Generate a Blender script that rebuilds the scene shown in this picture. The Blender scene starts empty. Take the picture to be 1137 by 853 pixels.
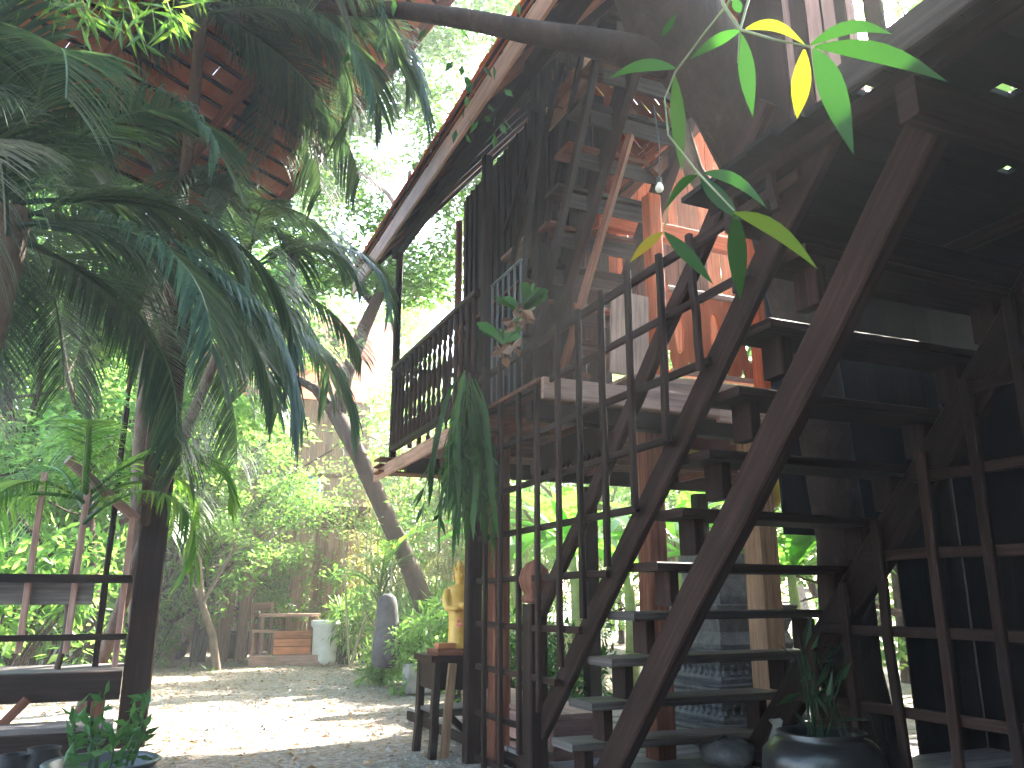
import bpy, math, random
from mathutils import Vector, Matrix
V = Vector
RND = random.Random(7)
scene = bpy.context.scene
COL = scene.collection

# ------------------------------------------------------------------ camera model (photo pixels -> rays)
F, CX, CY, CAMH = 900.0, 568.5, 426.5, 1.25
PITCH, YAW = math.radians(14.9), math.radians(23.7)
def ray(px, py):
    x = (px - CX) / F; y = -(py - CY) / F
    f = math.cos(PITCH) - y * math.sin(PITCH); z = math.sin(PITCH) + y * math.cos(PITCH)
    return V((math.cos(YAW) * x + math.sin(YAW) * f, -math.sin(YAW) * x + math.cos(YAW) * f, z))
EYE = V((0, 0, CAMH))
def onX(px, py, X):
    r = ray(px, py); return EYE + r * (X / r.x)
def onY(px, py, Y):
    r = ray(px, py); return EYE + r * (Y / r.y)
def onZ(px, py, Z):
    r = ray(px, py); return EYE + r * ((Z - CAMH) / r.z)
def at(px, py, d):
    r = ray(px, py); return EYE + r * (d / math.hypot(r.x, r.y))

# ------------------------------------------------------------------ mesh builder
class MB:
    def __init__(s): s.v = []; s.f = []; s.uv = []; s.mi = []; s.m = 0
    def face(s, idx, uvs=None):
        s.f.append(idx); s.uv.append(uvs or [(0, 0)] * len(idx)); s.mi.append(s.m)
    def beam(s, p0, p1, w, h, up=(0, 0, 1), ch=0.006, seg=1, jit=0.0, taper=1.0):
        p0, p1 = V(p0), V(p1); d = p1 - p0; L = d.length; d.normalize(); up = V(up)
        if abs(d.dot(up)) > 0.98: up = V((0, 1, 0)) if abs(d.y) < 0.9 else V((1, 0, 0))
        a = d.cross(up).normalized(); b = a.cross(d).normalized()
        c = min(ch, w * .3, h * .3); k = RND.randrange(1, 400) * 10.0 + RND.random()
        W, Hh = w / 2, h / 2
        prof = [(-W + c, -Hh), (W - c, -Hh), (W, -Hh + c), (W, Hh - c), (W - c, Hh), (-W + c, Hh), (-W, Hh - c), (-W, -Hh + c)]
        per = [0]
        for i in range(8):
            q, r = prof[i], prof[(i + 1) % 8]; per.append(per[-1] + math.hypot(q[0] - r[0], q[1] - r[1]))
        b0 = len(s.v)
        for i in range(seg + 1):
            t = i / seg; sc = 1 + (taper - 1) * t
            j = V((RND.gauss(0, jit), RND.gauss(0, jit), RND.gauss(0, jit))) if jit and 0 < i < seg else V()
            for (x, y) in prof: s.v.append(p0 + d * (L * t) + a * (x * sc) + b * (y * sc) + j)
        for i in range(seg):
            for q in range(8):
                n = (q + 1) % 8; A = b0 + i * 8
                s.face([A + q, A + n, A + 8 + n, A + 8 + q], [(L * i / seg, k + per[q]), (L * i / seg, k + per[q + 1]), (L * (i + 1) / seg, k + per[q + 1]), (L * (i + 1) / seg, k + per[q])])
        e = b0 + seg * 8
        s.face([b0 + q for q in range(7, -1, -1)], [(prof[q][0] * .2, k + prof[q][1]) for q in range(7, -1, -1)])
        s.face([e + q for q in range(8)], [(prof[q][0] * .2, k + prof[q][1]) for q in range(8)])
        return s
    def tube(s, pts, rad, n=8, cap=True):
        pts = [V(p) for p in pts]; b0 = len(s.v); k = RND.randrange(1, 400) * 10.0; L = 0
        ref = None
        for i, p in enumerate(pts):
            d = (pts[min(i + 1, len(pts) - 1)] - pts[max(i - 1, 0)]).normalized()
            if ref is None: ref = V((1, 0, 0)) if abs(d.x) < .8 else V((0, 1, 0))
            a = (ref - d * ref.dot(d)).normalized(); b = d.cross(a); ref = a
            r = rad[i] if hasattr(rad, '__len__') else rad
            for q in range(n):
                t = 2 * math.pi * q / n; s.v.append(p + (a * math.cos(t) + b * math.sin(t)) * r)
        for i in range(len(pts) - 1):
            dl = (pts[i + 1] - pts[i]).length; r = rad[i] if hasattr(rad, '__len__') else rad
            c = 2 * math.pi * r / n
            for q in range(n):
                m = (q + 1) % n; A = b0 + i * n
                s.face([A + q, A + m, A + n + m, A + n + q], [(L, k + q * c), (L, k + (q + 1) * c), (L + dl, k + (q + 1) * c), (L + dl, k + q * c)])
            L += dl
        if cap:
            e = b0 + (len(pts) - 1) * n
            s.face([b0 + q for q in range(n - 1, -1, -1)]); s.face([e + q for q in range(n)])
        return s
    def lathe(s, c, prof, n=16, sx=1.0, sy=1.0, square=False):
        c = V(c); b0 = len(s.v); k = RND.randrange(1, 400) * 10.0
        off = math.pi / 4 if square else 0
        for (r, z) in prof:
            for q in range(n):
                t = 2 * math.pi * q / n + off; s.v.append(c + V((r * sx * math.cos(t), r * sy * math.sin(t), z)))
        for i in range(len(prof) - 1):
            for q in range(n):
                m = (q + 1) % n; A = b0 + i * n
                s.face([A + q, A + m, A + n + m, A + n + q], [(prof[i][1], k + q * .05), (prof[i][1], k + q * .05 + .05), (prof[i + 1][1], k + q * .05 + .05), (prof[i + 1][1], k + q * .05)])
        s.face([b0 + q for q in range(n - 1, -1, -1)]); e = b0 + (len(prof) - 1) * n
        s.face([e + q for q in range(n)])
        return s
    def leaf(s, p, d, nrm, L, W, u=None, fold=.15):
        """a kite leaf of two triangles folded at the midrib"""
        p = V(p); d = V(d).normalized(); a = d.cross(V(nrm))
        if a.length < 1e-4: a = d.cross(V((.3, .5, .8)))
        a.normalize(); n = a.cross(d); u = RND.random() if u is None else u
        b = len(s.v)
        s.v += [p, p + d * (L * .45) + a * (W / 2) + n * (W * fold), p + d * L, p + d * (L * .45) - a * (W / 2) + n * (W * fold)]
        s.face([b, b + 1, b + 2], [(u, 0), (u, .5), (u, 1)]); s.face([b, b + 2, b + 3], [(u, 0), (u, 1), (u, .5)])
    def blade(s, pts, ws, nrm, u=None, fold=0.0):
        """a strip leaf along a path; three points across"""
        pts = [V(p) for p in pts]; u = RND.random() if u is None else u; b0 = len(s.v); m = len(pts)
        for i, p in enumerate(pts):
            d = (pts[min(i + 1, m - 1)] - pts[max(i - 1, 0)]).normalized(); a = d.cross(V(nrm))
            if a.length < 1e-4: a = d.cross(V((.31, .52, .8)))
            a.normalize(); n = a.cross(d); w = ws[i] / 2
            s.v += [p + a * w + n * (w * fold), p, p - a * w + n * (w * fold)]
        for i in range(m - 1):
            A = b0 + 3 * i; t0, t1 = i / (m - 1), (i + 1) / (m - 1)
            s.face([A, A + 1, A + 4, A + 3], [(u, t0), (u, t0), (u, t1), (u, t1)])
            s.face([A + 1, A + 2, A + 5, A + 4], [(u, t0), (u, t0), (u, t1), (u, t1)])
    def mesh(s, name, mats, off=V(), smooth=False):
        me = bpy.data.meshes.new(name)
        me.from_pydata([tuple(V(p) - off) for p in s.v], [], s.f)
        uvl = me.uv_layers.new(name='UVMap')
        flat = [c for fu in s.uv for q in fu for c in q]
        uvl.data.foreach_set('uv', flat)
        for m in (mats if isinstance(mats, (list, tuple)) else [mats]): me.materials.append(m)
        if any(s.mi): me.polygons.foreach_set('material_index', s.mi)
        if smooth: me.polygons.foreach_set('use_smooth', [True] * len(me.polygons))
        me.update(); return me
    def build(s, name, mats, parent=None, smooth=False):
        off = V()
        p = parent
        while p is not None: off += V(p.location); p = p.parent
        o = bpy.data.objects.new(name, s.mesh(name, mats, off, smooth)); COL.objects.link(o)
        if parent is not None: o.parent = parent
        return o

def tag(o, label=None, cat=None, group=None, kind=None):
    if label: o['label'] = label
    if cat: o['category'] = cat
    if group: o['group'] = group
    if kind: o['kind'] = kind
    return o
def thing(name, loc, label, cat, group=None, rz=0):
    o = bpy.data.objects.new(name, None); COL.objects.link(o); o.location = V(loc); o.rotation_euler = (0, 0, rz)
    o.empty_display_size = .2
    return tag(o, label, cat, group)
def inst(name, mesh, parent=None, loc=(0, 0, 0), rot=(0, 0, 0), sc=1.0):
    o = bpy.data.objects.new(name, mesh); COL.objects.link(o); o.location = V(loc); o.rotation_euler = rot
    o.scale = (sc, sc, sc) if not hasattr(sc, '__len__') else sc
    if parent is not None: o.parent = parent
    return o

# ------------------------------------------------------------------ materials
def newmat(name):
    m = bpy.data.materials.new(name); m.use_nodes = True; nt = m.node_tree; nt.nodes.clear()
    out = nt.nodes.new('ShaderNodeOutputMaterial'); return m, nt, out
def N(nt, t, **kw):
    n = nt.nodes.new(t)
    for k, v in kw.items():
        if hasattr(n, k): setattr(n, k, v)
        else: n.inputs[k].default_value = v
    return n
def ramp(nt, stops):
    r = nt.nodes.new('ShaderNodeValToRGB'); cr = r.color_ramp
    while len(cr.elements) > 1: cr.elements.remove(cr.elements[-1])
    cr.elements[0].position = stops[0][0]; cr.elements[0].color = (*stops[0][1], 1)
    for p, c in stops[1:]:
        e = cr.elements.new(p); e.color = (*c, 1)
    return r
def wood(name, dark, mid, light, rough=.62, bump=.35, spec=.35, stain=.5):
    m, nt, out = newmat(name); L = nt.links.new
    uv = N(nt, 'ShaderNodeUVMap'); mp = N(nt, 'ShaderNodeMapping'); mp.inputs['Scale'].default_value = (1.6, 34, 1)
    L(uv.outputs[0], mp.inputs[0])
    n1 = N(nt, 'ShaderNodeTexNoise', Scale=1.0, Detail=6.0, Roughness=.62, Distortion=.6); L(mp.outputs[0], n1.inputs['Vector'])
    mp2 = N(nt, 'ShaderNodeMapping'); mp2.inputs['Scale'].default_value = (2.2, 5, 1); L(uv.outputs[0], mp2.inputs[0])
    n2 = N(nt, 'ShaderNodeTexNoise', Scale=1.3, Detail=5.0, Roughness=.6); L(mp2.outputs[0], n2.inputs['Vector'])
    sep = N(nt, 'ShaderNodeSeparateXYZ'); L(uv.outputs[0], sep.inputs[0])
    fl = N(nt, 'ShaderNodeMath', operation='DIVIDE'); fl.inputs[1].default_value = 10.0; L(sep.outputs[1], fl.inputs[0])
    f2 = N(nt, 'ShaderNodeMath', operation='FLOOR'); L(fl.outputs[0], f2.inputs[0])
    wn = N(nt, 'ShaderNodeTexWhiteNoise', noise_dimensions='1D'); L(f2.outputs[0], wn.inputs['W'])
    r1 = ramp(nt, [(.28, dark), (.52, mid), (.74, light)]); L(n1.outputs[0], r1.inputs[0])
    r2 = ramp(nt, [(.35, (.42, .42, .44)), (.62, (1, 1, 1))]); L(n2.outputs[0], r2.inputs[0])
    mx = N(nt, 'ShaderNodeMix', data_type='RGBA', blend_type='MULTIPLY'); mx.inputs[0].default_value = stain
    L(r1.outputs[0], mx.inputs[6]); L(r2.outputs[0], mx.inputs[7])
    hs = N(nt, 'ShaderNodeHueSaturation'); L(mx.outputs[2], hs.inputs['Color'])
    mr = N(nt, 'ShaderNodeMapRange'); mr.inputs[3].default_value = .6; mr.inputs[4].default_value = 1.35; L(wn.outputs[0], mr.inputs[0]); L(mr.outputs[0], hs.inputs['Value'])
    b = N(nt, 'ShaderNodeBsdfPrincipled', Roughness=rough); b.inputs['Specular IOR Level'].default_value = spec
    L(hs.outputs[0], b.inputs['Base Color'])
    bp = N(nt, 'ShaderNodeBump', Strength=bump, Distance=.01); L(n1.outputs[0], bp.inputs['Height']); L(bp.outputs[0], b.inputs['Normal'])
    L(b.outputs[0], out.inputs[0]); return m
def leafmat(name, stops, trans=.45, tcol=None, rough=.38, spec=.4):
    """u of the UV picks the leaf's colour; light passes through"""
    m, nt, out = newmat(name); L = nt.links.new
    uv = N(nt, 'ShaderNodeUVMap'); sep = N(nt, 'ShaderNodeSeparateXYZ'); L(uv.outputs[0], sep.inputs[0])
    r = ramp(nt, stops); L(sep.outputs[0], r.inputs[0])
    oi = N(nt, 'ShaderNodeObjectInfo'); hs = N(nt, 'ShaderNodeHueSaturation'); L(r.outputs[0], hs.inputs['Color'])
    mr = N(nt, 'ShaderNodeMapRange'); mr.inputs[3].default_value = .8; mr.inputs[4].default_value = 1.25; L(oi.outputs['Random'], mr.inputs[0]); L(mr.outputs[0], hs.inputs['Value'])
    b = N(nt, 'ShaderNodeBsdfPrincipled', Roughness=rough); b.inputs['Specular IOR Level'].default_value = spec; L(hs.outputs[0], b.inputs['Base Color'])
    t = N(nt, 'ShaderNodeBsdfTranslucent')
    g = N(nt, 'ShaderNodeMix', data_type='RGBA', blend_type='MULTIPLY'); g.inputs[0].default_value = 1.0
    L(hs.outputs[0], g.inputs[6]); g.inputs[7].default_value = (*(tcol or (2.2, 2.0, 1.1)), 1); L(g.outputs[2], t.inputs[0])
    mx = N(nt, 'ShaderNodeMixShader'); mx.inputs[0].default_value = trans
    L(b.outputs[0], mx.inputs[1]); L(t.outputs[0], mx.inputs[2]); L(mx.outputs[0], out.inputs[0]); return m
def plain(name, c1, c2, rough=.6, scale=6.0, bump=.2, spec=.4, metal=0.0, detail=6.0):
    m, nt, out = newmat(name); L = nt.links.new
    tc = N(nt, 'ShaderNodeTexCoord'); n1 = N(nt, 'ShaderNodeTexNoise', Scale=scale, Detail=detail, Roughness=.6); L(tc.outputs['Object'], n1.inputs['Vector'])
    r = ramp(nt, [(.32, c1), (.68, c2)]); L(n1.outputs[0], r.inputs[0])
    b = N(nt, 'ShaderNodeBsdfPrincipled', Roughness=rough, Metallic=metal); b.inputs['Specular IOR Level'].default_value = spec
    L(r.outputs[0], b.inputs['Base Color'])
    n2 = N(nt, 'ShaderNodeTexNoise', Scale=scale * 5, Detail=5.0); L(tc.outputs['Object'], n2.inputs['Vector'])
    bp = N(nt, 'ShaderNodeBump', Strength=bump, Distance=.01); L(n2.outputs[0], bp.inputs['Height']); L(bp.outputs[0], b.inputs['Normal'])
    L(b.outputs[0], out.inputs[0]); return m
def barkmat(name, c1, c2, c3, scale=3.0):
    m, nt, out = newmat(name); L = nt.links.new
    tc = N(nt, 'ShaderNodeTexCoord'); mp = N(nt, 'ShaderNodeMapping'); mp.inputs['Scale'].default_value = (1, 1, .35); L(tc.outputs['Object'], mp.inputs[0])
    n1 = N(nt, 'ShaderNodeTexNoise', Scale=scale * 4, Detail=8.0, Roughness=.65); L(mp.outputs[0], n1.inputs['Vector'])
    n2 = N(nt, 'ShaderNodeTexNoise', Scale=scale * .8, Detail=4.0); L(tc.outputs['Object'], n2.inputs['Vector'])
    r = ramp(nt, [(.3, c1), (.55, c2), (.75, c3)])
    ad = N(nt, 'ShaderNodeMath', operation='ADD'); L(n1.outputs[0], ad.inputs[0]); L(n2.outputs[0], ad.inputs[1])
    hf = N(nt, 'ShaderNodeMath', operation='MULTIPLY'); hf.inputs[1].default_value = .5; L(ad.outputs[0], hf.inputs[0]); L(hf.outputs[0], r.inputs[0])
    b = N(nt, 'ShaderNodeBsdfPrincipled', Roughness=.85); b.inputs['Specular IOR Level'].default_value = .2; L(r.outputs[0], b.inputs['Base Color'])
    bp = N(nt, 'ShaderNodeBump', Strength=.7, Distance=.03); L(n1.outputs[0], bp.inputs['Height']); L(bp.outputs[0], b.inputs['Normal'])
    L(b.outputs[0], out.inputs[0]); return m

W_DARK = wood('dark_oiled_wood', (.009, .0045, .0036), (.020, .0095, .0075), (.042, .021, .016), spec=.1)
W_STAIR = wood('stair_wood', (.012, .006, .005), (.026, .0125, .0098), (.052, .027, .0205), spec=.1)
W_SHADE = wood('shade_dark_wood', (.004, .003, .003), (.007, .005, .005), (.012, .009, .008), spec=.15, rough=.8)  # near-black tone stands in for the deep shade around the deck
W_GREYD = wood('dim_grey_plank', (.022, .017, .016), (.05, .039, .035), (.09, .072, .066), rough=.85, spec=.1)  # darker copy of the grey plank, dim loft light put into its colour
W_RED = wood('red_brown_wood', (.065, .022, .013), (.145, .052, .030), (.24, .10, .06), spec=.15)
W_GREYT = wood('grey_tread_wood', (.035, .028, .026), (.085, .068, .062), (.16, .13, .12), rough=.75, spec=.2)  # lighter, greyer wood for the lowest treads
W_BALC = wood('balcony_brown_wood', (.03, .016, .012), (.068, .037, .028), (.12, .072, .054), spec=.1)
W_ORANGE = wood('orange_lit_timber', (.23, .042, .012), (.40, .080, .024), (.50, .135, .05), spec=.12)  # warm glow of the lit loft put into the wood colour
W_PALE = wood('pale_plank', (.17, .09, .065), (.34, .19, .14), (.46, .29, .22))
W_GREY = wood('weathered_grey_plank', (.07, .055, .05), (.15, .12, .11), (.26, .22, .20), rough=.8)
W_FLOOR = wood('grey_floorboard', (.11, .095, .09), (.22, .20, .19), (.34, .31, .30), rough=.75)
W_PINK = wood('pink_plank', (.22, .12, .095), (.36, .20, .16), (.46, .29, .24), rough=.7)
W_TAN = wood('raw_tan_timber', (.16, .08, .045), (.36, .20, .11), (.50, .32, .20))
TILE = plain('terracotta_tile', (.38, .075, .028), (.58, .15, .055), rough=.8, scale=2.2)
TILE_OLD = plain('old_terracotta_tile', (.34, .095, .05), (.54, .18, .10), rough=.85, scale=2.5)
METAL = plain('grey_painted_metal', (.035, .038, .042), (.08, .085, .095), rough=.4, metal=.3)
BARK = barkmat('brown_bark', (.022, .013, .010), (.06, .036, .026), (.12, .082, .064))
BARK_DARK = barkmat('dark_rough_bark', (.010, .007, .006), (.034, .020, .015), (.085, .056, .043), 4.5)
BARK_PALE = barkmat('pale_bark', (.10, .075, .055), (.22, .16, .12), (.36, .29, .23))
BARK_PALM = barkmat('palm_bark', (.06, .045, .035), (.14, .10, .08), (.22, .17, .14), 5)
L_PALM = leafmat('palm_leaflet', [(0, (.020, .045, .032)), (.6, (.034, .072, .045)), (1, (.06, .11, .055))], .22, rough=.36, spec=.35)  # bluish lift in the greens stands in for sky reflection
L_PALMY = leafmat('young_palm_leaflet', [(0, (.03, .09, .02)), (.6, (.07, .17, .03)), (1, (.15, .26, .05))], .5)
L_TREE = leafmat('tree_leaf', [(0, (.05, .12, .025)), (.5, (.10, .19, .045)), (1, (.17, .25, .07))], .55, (2.0, 2.1, 1.4))
L_TREE2 = leafmat('pale_tree_leaf', [(0, (.06, .14, .04)), (.5, (.11, .20, .06)), (1, (.2, .27, .09))], .55, (2.0, 2.1, 1.5))
L_CAN = leafmat('canopy_leaf', [(0, (.03, .07, .018)), (.5, (.06, .12, .032)), (1, (.11, .17, .05))], .5, (1.9, 2.1, 1.3))
L_TREE3 = leafmat('dry_bamboo_leaf', [(0, (.08, .11, .03)), (.5, (.15, .17, .06)), (1, (.28, .24, .12))], .5, (1.8, 1.8, 1.2))
L_DARK = leafmat('dark_glossy_leaf', [(0, (.014, .055, .014)), (.6, (.024, .09, .020)), (1, (.05, .14, .035))], .35, rough=.5, spec=.22)
L_BAN = leafmat('banana_leaf', [(0, (.05, .15, .03)), (1, (.10, .24, .05))], .5, (2.2, 2.3, 1.2))
L_BAM = leafmat('bamboo_leaf', [(0, (.012, .05, .010)), (.55, (.022, .085, .012)), (.8, (.07, .12, .012)), (1, (.28, .19, .015))], .4, (1.5, 1.5, .8), rough=.55, spec=.18)
CULM = plain('bamboo_culm', (.20, .19, .09), (.42, .38, .22), rough=.5, scale=4)
LITTER = leafmat('fallen_leaf', [(0, (.14, .075, .035)), (.5, (.26, .16, .08)), (1, (.40, .30, .19))], .15)

# ------------------------------------------------------------------ camera, world, sun
cam = bpy.data.cameras.new('Camera'); co = bpy.data.objects.new('Camera', cam); COL.objects.link(co)
co.location = EYE; co.rotation_euler = (math.radians(90) + PITCH, 0, -YAW)
cam.sensor_width = 36; cam.lens = 36 * F / 1137; cam.clip_end = 1000; cam.clip_start = .05; scene.camera = co
SUN_AZ, SUN_EL = math.radians(60), math.radians(40)
w = bpy.data.worlds.new('World'); scene.world = w; w.use_nodes = True
wt = w.node_tree; bg = wt.nodes['Background']; sky = wt.nodes.new('ShaderNodeTexSky'); sky.sky_type = 'NISHITA'; sky.sun_disc = False
sky.sun_elevation = SUN_EL; sky.sun_rotation = SUN_AZ; sky.dust_density = 2.5; sky.air_density = 1.2
wt.links.new(sky.outputs[0], bg.inputs[0]); bg.inputs[1].default_value = .15
sl = bpy.data.lights.new('sun', 'SUN'); sl.energy = 4.2; sl.angle = math.radians(.6); sl.color = (1, .93, .82)
so = bpy.data.objects.new('sun', sl); COL.objects.link(so)
sd = V((math.cos(SUN_EL) * math.sin(SUN_AZ), math.cos(SUN_EL) * math.cos(SUN_AZ), math.sin(SUN_EL)))
so.rotation_euler = (-sd).to_track_quat('-Z', 'Y').to_euler(); so.location = sd * 60
scene.view_settings.view_transform = 'Standard'; scene.view_settings.look = 'None'; scene.view_settings.gamma = 1
scene.view_settings.exposure = 3.85

# ------------------------------------------------------------------ ground
def ground_mat():
    m, nt, out = newmat('gravel_earth'); L = nt.links.new
    tc = N(nt, 'ShaderNodeTexCoord')
    n1 = N(nt, 'ShaderNodeTexNoise', Scale=.7, Detail=8.0, Roughness=.65); L(tc.outputs['Object'], n1.inputs['Vector'])
    n2 = N(nt, 'ShaderNodeTexVoronoi', Scale=28.0); L(tc.outputs['Object'], n2.inputs['Vector'])
    n3 = N(nt, 'ShaderNodeTexNoise', Scale=9.0, Detail=8.0, Roughness=.7); L(tc.outputs['Object'], n3.inputs['Vector'])
    r1 = ramp(nt, [(.3, (.23, .19, .15)), (.55, (.34, .30, .26)), (.75, (.42, .38, .34))]); L(n3.outputs[0], r1.inputs[0])
    sp = N(nt, 'ShaderNodeSeparateColor'); L(n2.outputs['Color'], sp.inputs[0])
    r2 = ramp(nt, [(0, (.5, .47, .44)), (1, (1.15, 1.12, 1.1))]); L(sp.outputs[0], r2.inputs[0])
    mx = N(nt, 'ShaderNodeMix', data_type='RGBA', blend_type='MULTIPLY'); mx.inputs[0].default_value = .8; L(r1.outputs[0], mx.inputs[6]); L(r2.outputs[0], mx.inputs[7])
    r3 = ramp(nt, [(.52, (0, 0, 0)), (.66, (1, 1, 1))]); L(n1.outputs[0], r3.inputs[0])
    mm = N(nt, 'ShaderNodeMath', operation='MULTIPLY'); mm.inputs[1].default_value = .55; L(r3.outputs[0], mm.inputs[0])
    m2 = N(nt, 'ShaderNodeMix', data_type='RGBA'); L(mm.outputs[0], m2.inputs[0]); L(mx.outputs[2], m2.inputs[6]); m2.inputs[7].default_value = (.16, .15, .09, 1)
    b = N(nt, 'ShaderNodeBsdfPrincipled', Roughness=.95); b.inputs['Specular IOR Level'].default_value = .15; L(m2.outputs[2], b.inputs['Base Color'])
    bp = N(nt, 'ShaderNodeBump', Strength=.9, Distance=.03); L(n2.outputs['Distance'], bp.inputs['Height'])
    bp2 = N(nt, 'ShaderNodeBump', Strength=.6, Distance=.08); L(n3.outputs[0], bp2.inputs['Height']); L(bp.outputs[0], bp2.inputs['Normal']); L(bp2.outputs[0], b.inputs['Normal'])
    L(b.outputs[0], out.inputs[0]); return m
g = MB()
xs = [-250, -60, -20] + [-8 + i * .5 for i in range(50)] + [20, 30, 60, 250]
ys = [-250, -50, -8] + [-2 + i * .5 for i in range(60)] + [32, 45, 80, 300]
def gz(x, y):
    k = max(0, 1 - max(abs(x - 3) / 16, abs(y - 12) / 18))
    return k * .02 * (math.sin(x * 1.7 + y * .6) + math.sin(y * 1.3 - x * .7) + .6 * math.sin(x * 4.1) * math.sin(y * 3.3)) - .01
for y in ys:
    for x in xs: g.v.append(V((x, y, gz(x, y))))
nx = len(xs)
for j in range(len(ys) - 1):
    for i in range(nx - 1): g.face([j * nx + i, j * nx + i + 1, (j + 1) * nx + i + 1, (j + 1) * nx + i])
tag(g.build('ground', ground_mat(), smooth=True), kind='structure')
lt = MB()
for i in range(5200):
    t = RND.random(); y = 4 + 20 * t ** 1.2; x = RND.uniform(-2.5, 5.5) + (y - 10) * .12
    a = RND.uniform(0, 6.28); L = RND.uniform(.025, .09)
    lt.leaf((x, y, gz(x, y) + RND.uniform(.004, .02)), (math.cos(a), math.sin(a), RND.uniform(-.1, .3)), (RND.gauss(0, .4), RND.gauss(0, .4), 1), L, L * .5, fold=.3)
tag(lt.build('leaf_litter', LITTER), 'small dry brown leaves scattered over the gravel yard', 'leaf litter', kind='stuff')
st = MB()
for i in range(2600):
    y = 5.5 + 16 * RND.random() ** 1.6; x = RND.uniform(-1.5, 4) + (y - 8) * .12; r = RND.uniform(.008, .028)
    b = len(st.v); c = V((x, y, gz(x, y) + r * .2))
    for q in range(5):
        a = q * 1.257 + RND.random() * .6; st.v.append(c + V((math.cos(a) * r * RND.uniform(.7, 1.3), math.sin(a) * r * RND.uniform(.7, 1.3), -.01)))
    st.v.append(c + V((RND.gauss(0, r * .2), RND.gauss(0, r * .2), r * RND.uniform(.4, .9))))
    for q in range(5): st.face([b + q, b + (q + 1) % 5, b + 5])
tag(st.build('gravel', plain('pebble', (.20, .18, .16), (.44, .41, .38), rough=.9, scale=3)), 'loose grey gravel strewn over the bare yard', 'gravel', kind='stuff')

# ------------------------------------------------------------------ low floor under the house
fl = MB()
y = 3.0
while y < 9.0:
    wd = RND.uniform(.14, .2); fl.beam((2.72, y, .12 + RND.uniform(-.004, .004)), (6.6, y, .12 + RND.uniform(-.004, .004)), .03, wd - .008, up=(0, 1, 0)); y += wd
lowdeck = thing('low_platform', (4.6, 6, 0), 'low platform of grey floorboards under the stilt house beside the stair foot', 'platform')
fl.build('floorboards', W_FLOOR, lowdeck)
fr = MB(); fr.beam((2.74, 3.0, .05), (2.74, 9.0, .05), .05, .09); fr.build('edge_beam', W_DARK, lowdeck)
fr = MB(); fr.beam((2.72, 2.97, .05), (6.6, 2.97, .05), .05, .09); fr.build('edge_beam', W_DARK, lowdeck)

# ------------------------------------------------------------------ stilt house
house = thing('stilt_house', (4.6, 7.2, 0), 'old dark wooden stilt house with steep tiled roof, balcony and carved trim', 'house')
def post(x, y, z0, z1, w, mat, par, name='post', d=None):
    m = MB(); m.beam((x, y, z0), (x, y, z1), w, d or w, up=(0, 1, 0), seg=5, jit=.003, ch=.012); return m.build(name, mat, par)
post(2.70, 6.42, 0, 2.62, .15, W_RED, house); post(2.58, 6.46, 2.8, 5.35, .09, W_DARK, house)
p = at(722, 560, 6.5); post(p.x, p.y, .13, 2.62, .17, W_RED, house)
p = at(847, 640, 7.0); post(p.x, p.y, .13, 2.62, .2, W_TAN, house)
for x, y in ((3.5, 8.5), (5.0, 9.0), (6.7, 9.0), (6.7, 5.3)): post(x, y, 0, 2.62, .17, W_DARK, house)
post(2.53, 9.3, 2.8, 5.5, .08, W_DARK, house); post(3.32, 9.3, 2.8, 6.1, .08, W_RED, house); post(3.0, 6.2, 2.8, 6.2, .12, W_DARK, house)
post(3.8, 5.55, 3.0, 4.75, .13, W_ORANGE, house); post(4.75, 5.35, 3.0, 6.5, .14, W_ORANGE, house); post(4.6, 9.3, 2.8, 7.5, .1, W_DARK, house)
# floor
fb = MB(); y = 5.12
while y < 9.32:
    wd = RND.uniform(.15, .21); fb.beam((2.46, y + wd / 2, 2.80), (7.0, y + wd / 2, 2.80), .03, wd - .006, up=(0, 1, 0)); y += wd
fb.build('balcony_floor', W_RED, house)
fb = MB(); y = 5.28
while y < 9.2:
    wd = RND.uniform(.15, .2); fb.beam((3.38, y + wd / 2, 2.985), (7.0, y + wd / 2, 2.985), .03, wd - .006, up=(0, 1, 0)); y += wd
fb.build('raised_floor', W_PALE, house)
for (a, b, wd, h, mt) in (((2.5, 8.62, 2.69), (7, 8.62, 2.69), .10, .17, W_DARK), ((2.46, 5.06, 2.72), (4.0, 5.06, 2.72), .045, .16, W_PALE), ((4.003, 5.075, 2.70), (7, 5.075, 2.70), .045, .19, W_PALE),
                          ((2.46, 5.3, 2.60), (7, 5.3, 2.60), .11, .14, W_DARK), ((2.46, 7.0, 2.66), (7, 7.0, 2.66), .1, .2, W_RED), ((3.38, 5.245, 2.905), (7, 5.245, 2.905), .035, .13, W_PALE)):
    m = MB(); m.beam(a, b, wd, h, seg=4, jit=.003); m.build('floor_beam', mt, house)
m = MB(); m.beam((2.44, 6.5, 2.72), (2.44, 9.75, 2.72), .035, .15); m.build('balcony_fascia', W_PALE, house)
for i, x in enumerate((2.9, 3.45, 4.1, 4.75, 5.4, 6.1, 6.8)):
    m = MB(); m.beam((x, 5.36, 2.74), (x, 9.3, 2.74), .05, .085); m.build('joist', W_RED, house)
# end steps of the balcony
for k in range(3):
    m = MB(); m.beam((2.36, 9.36 + .02 * k, 2.86 - .075 * k), (3.3, 9.36 + .02 * k, 2.86 - .075 * k), .3, .022); m.build('ledge', W_RED, house)
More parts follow.
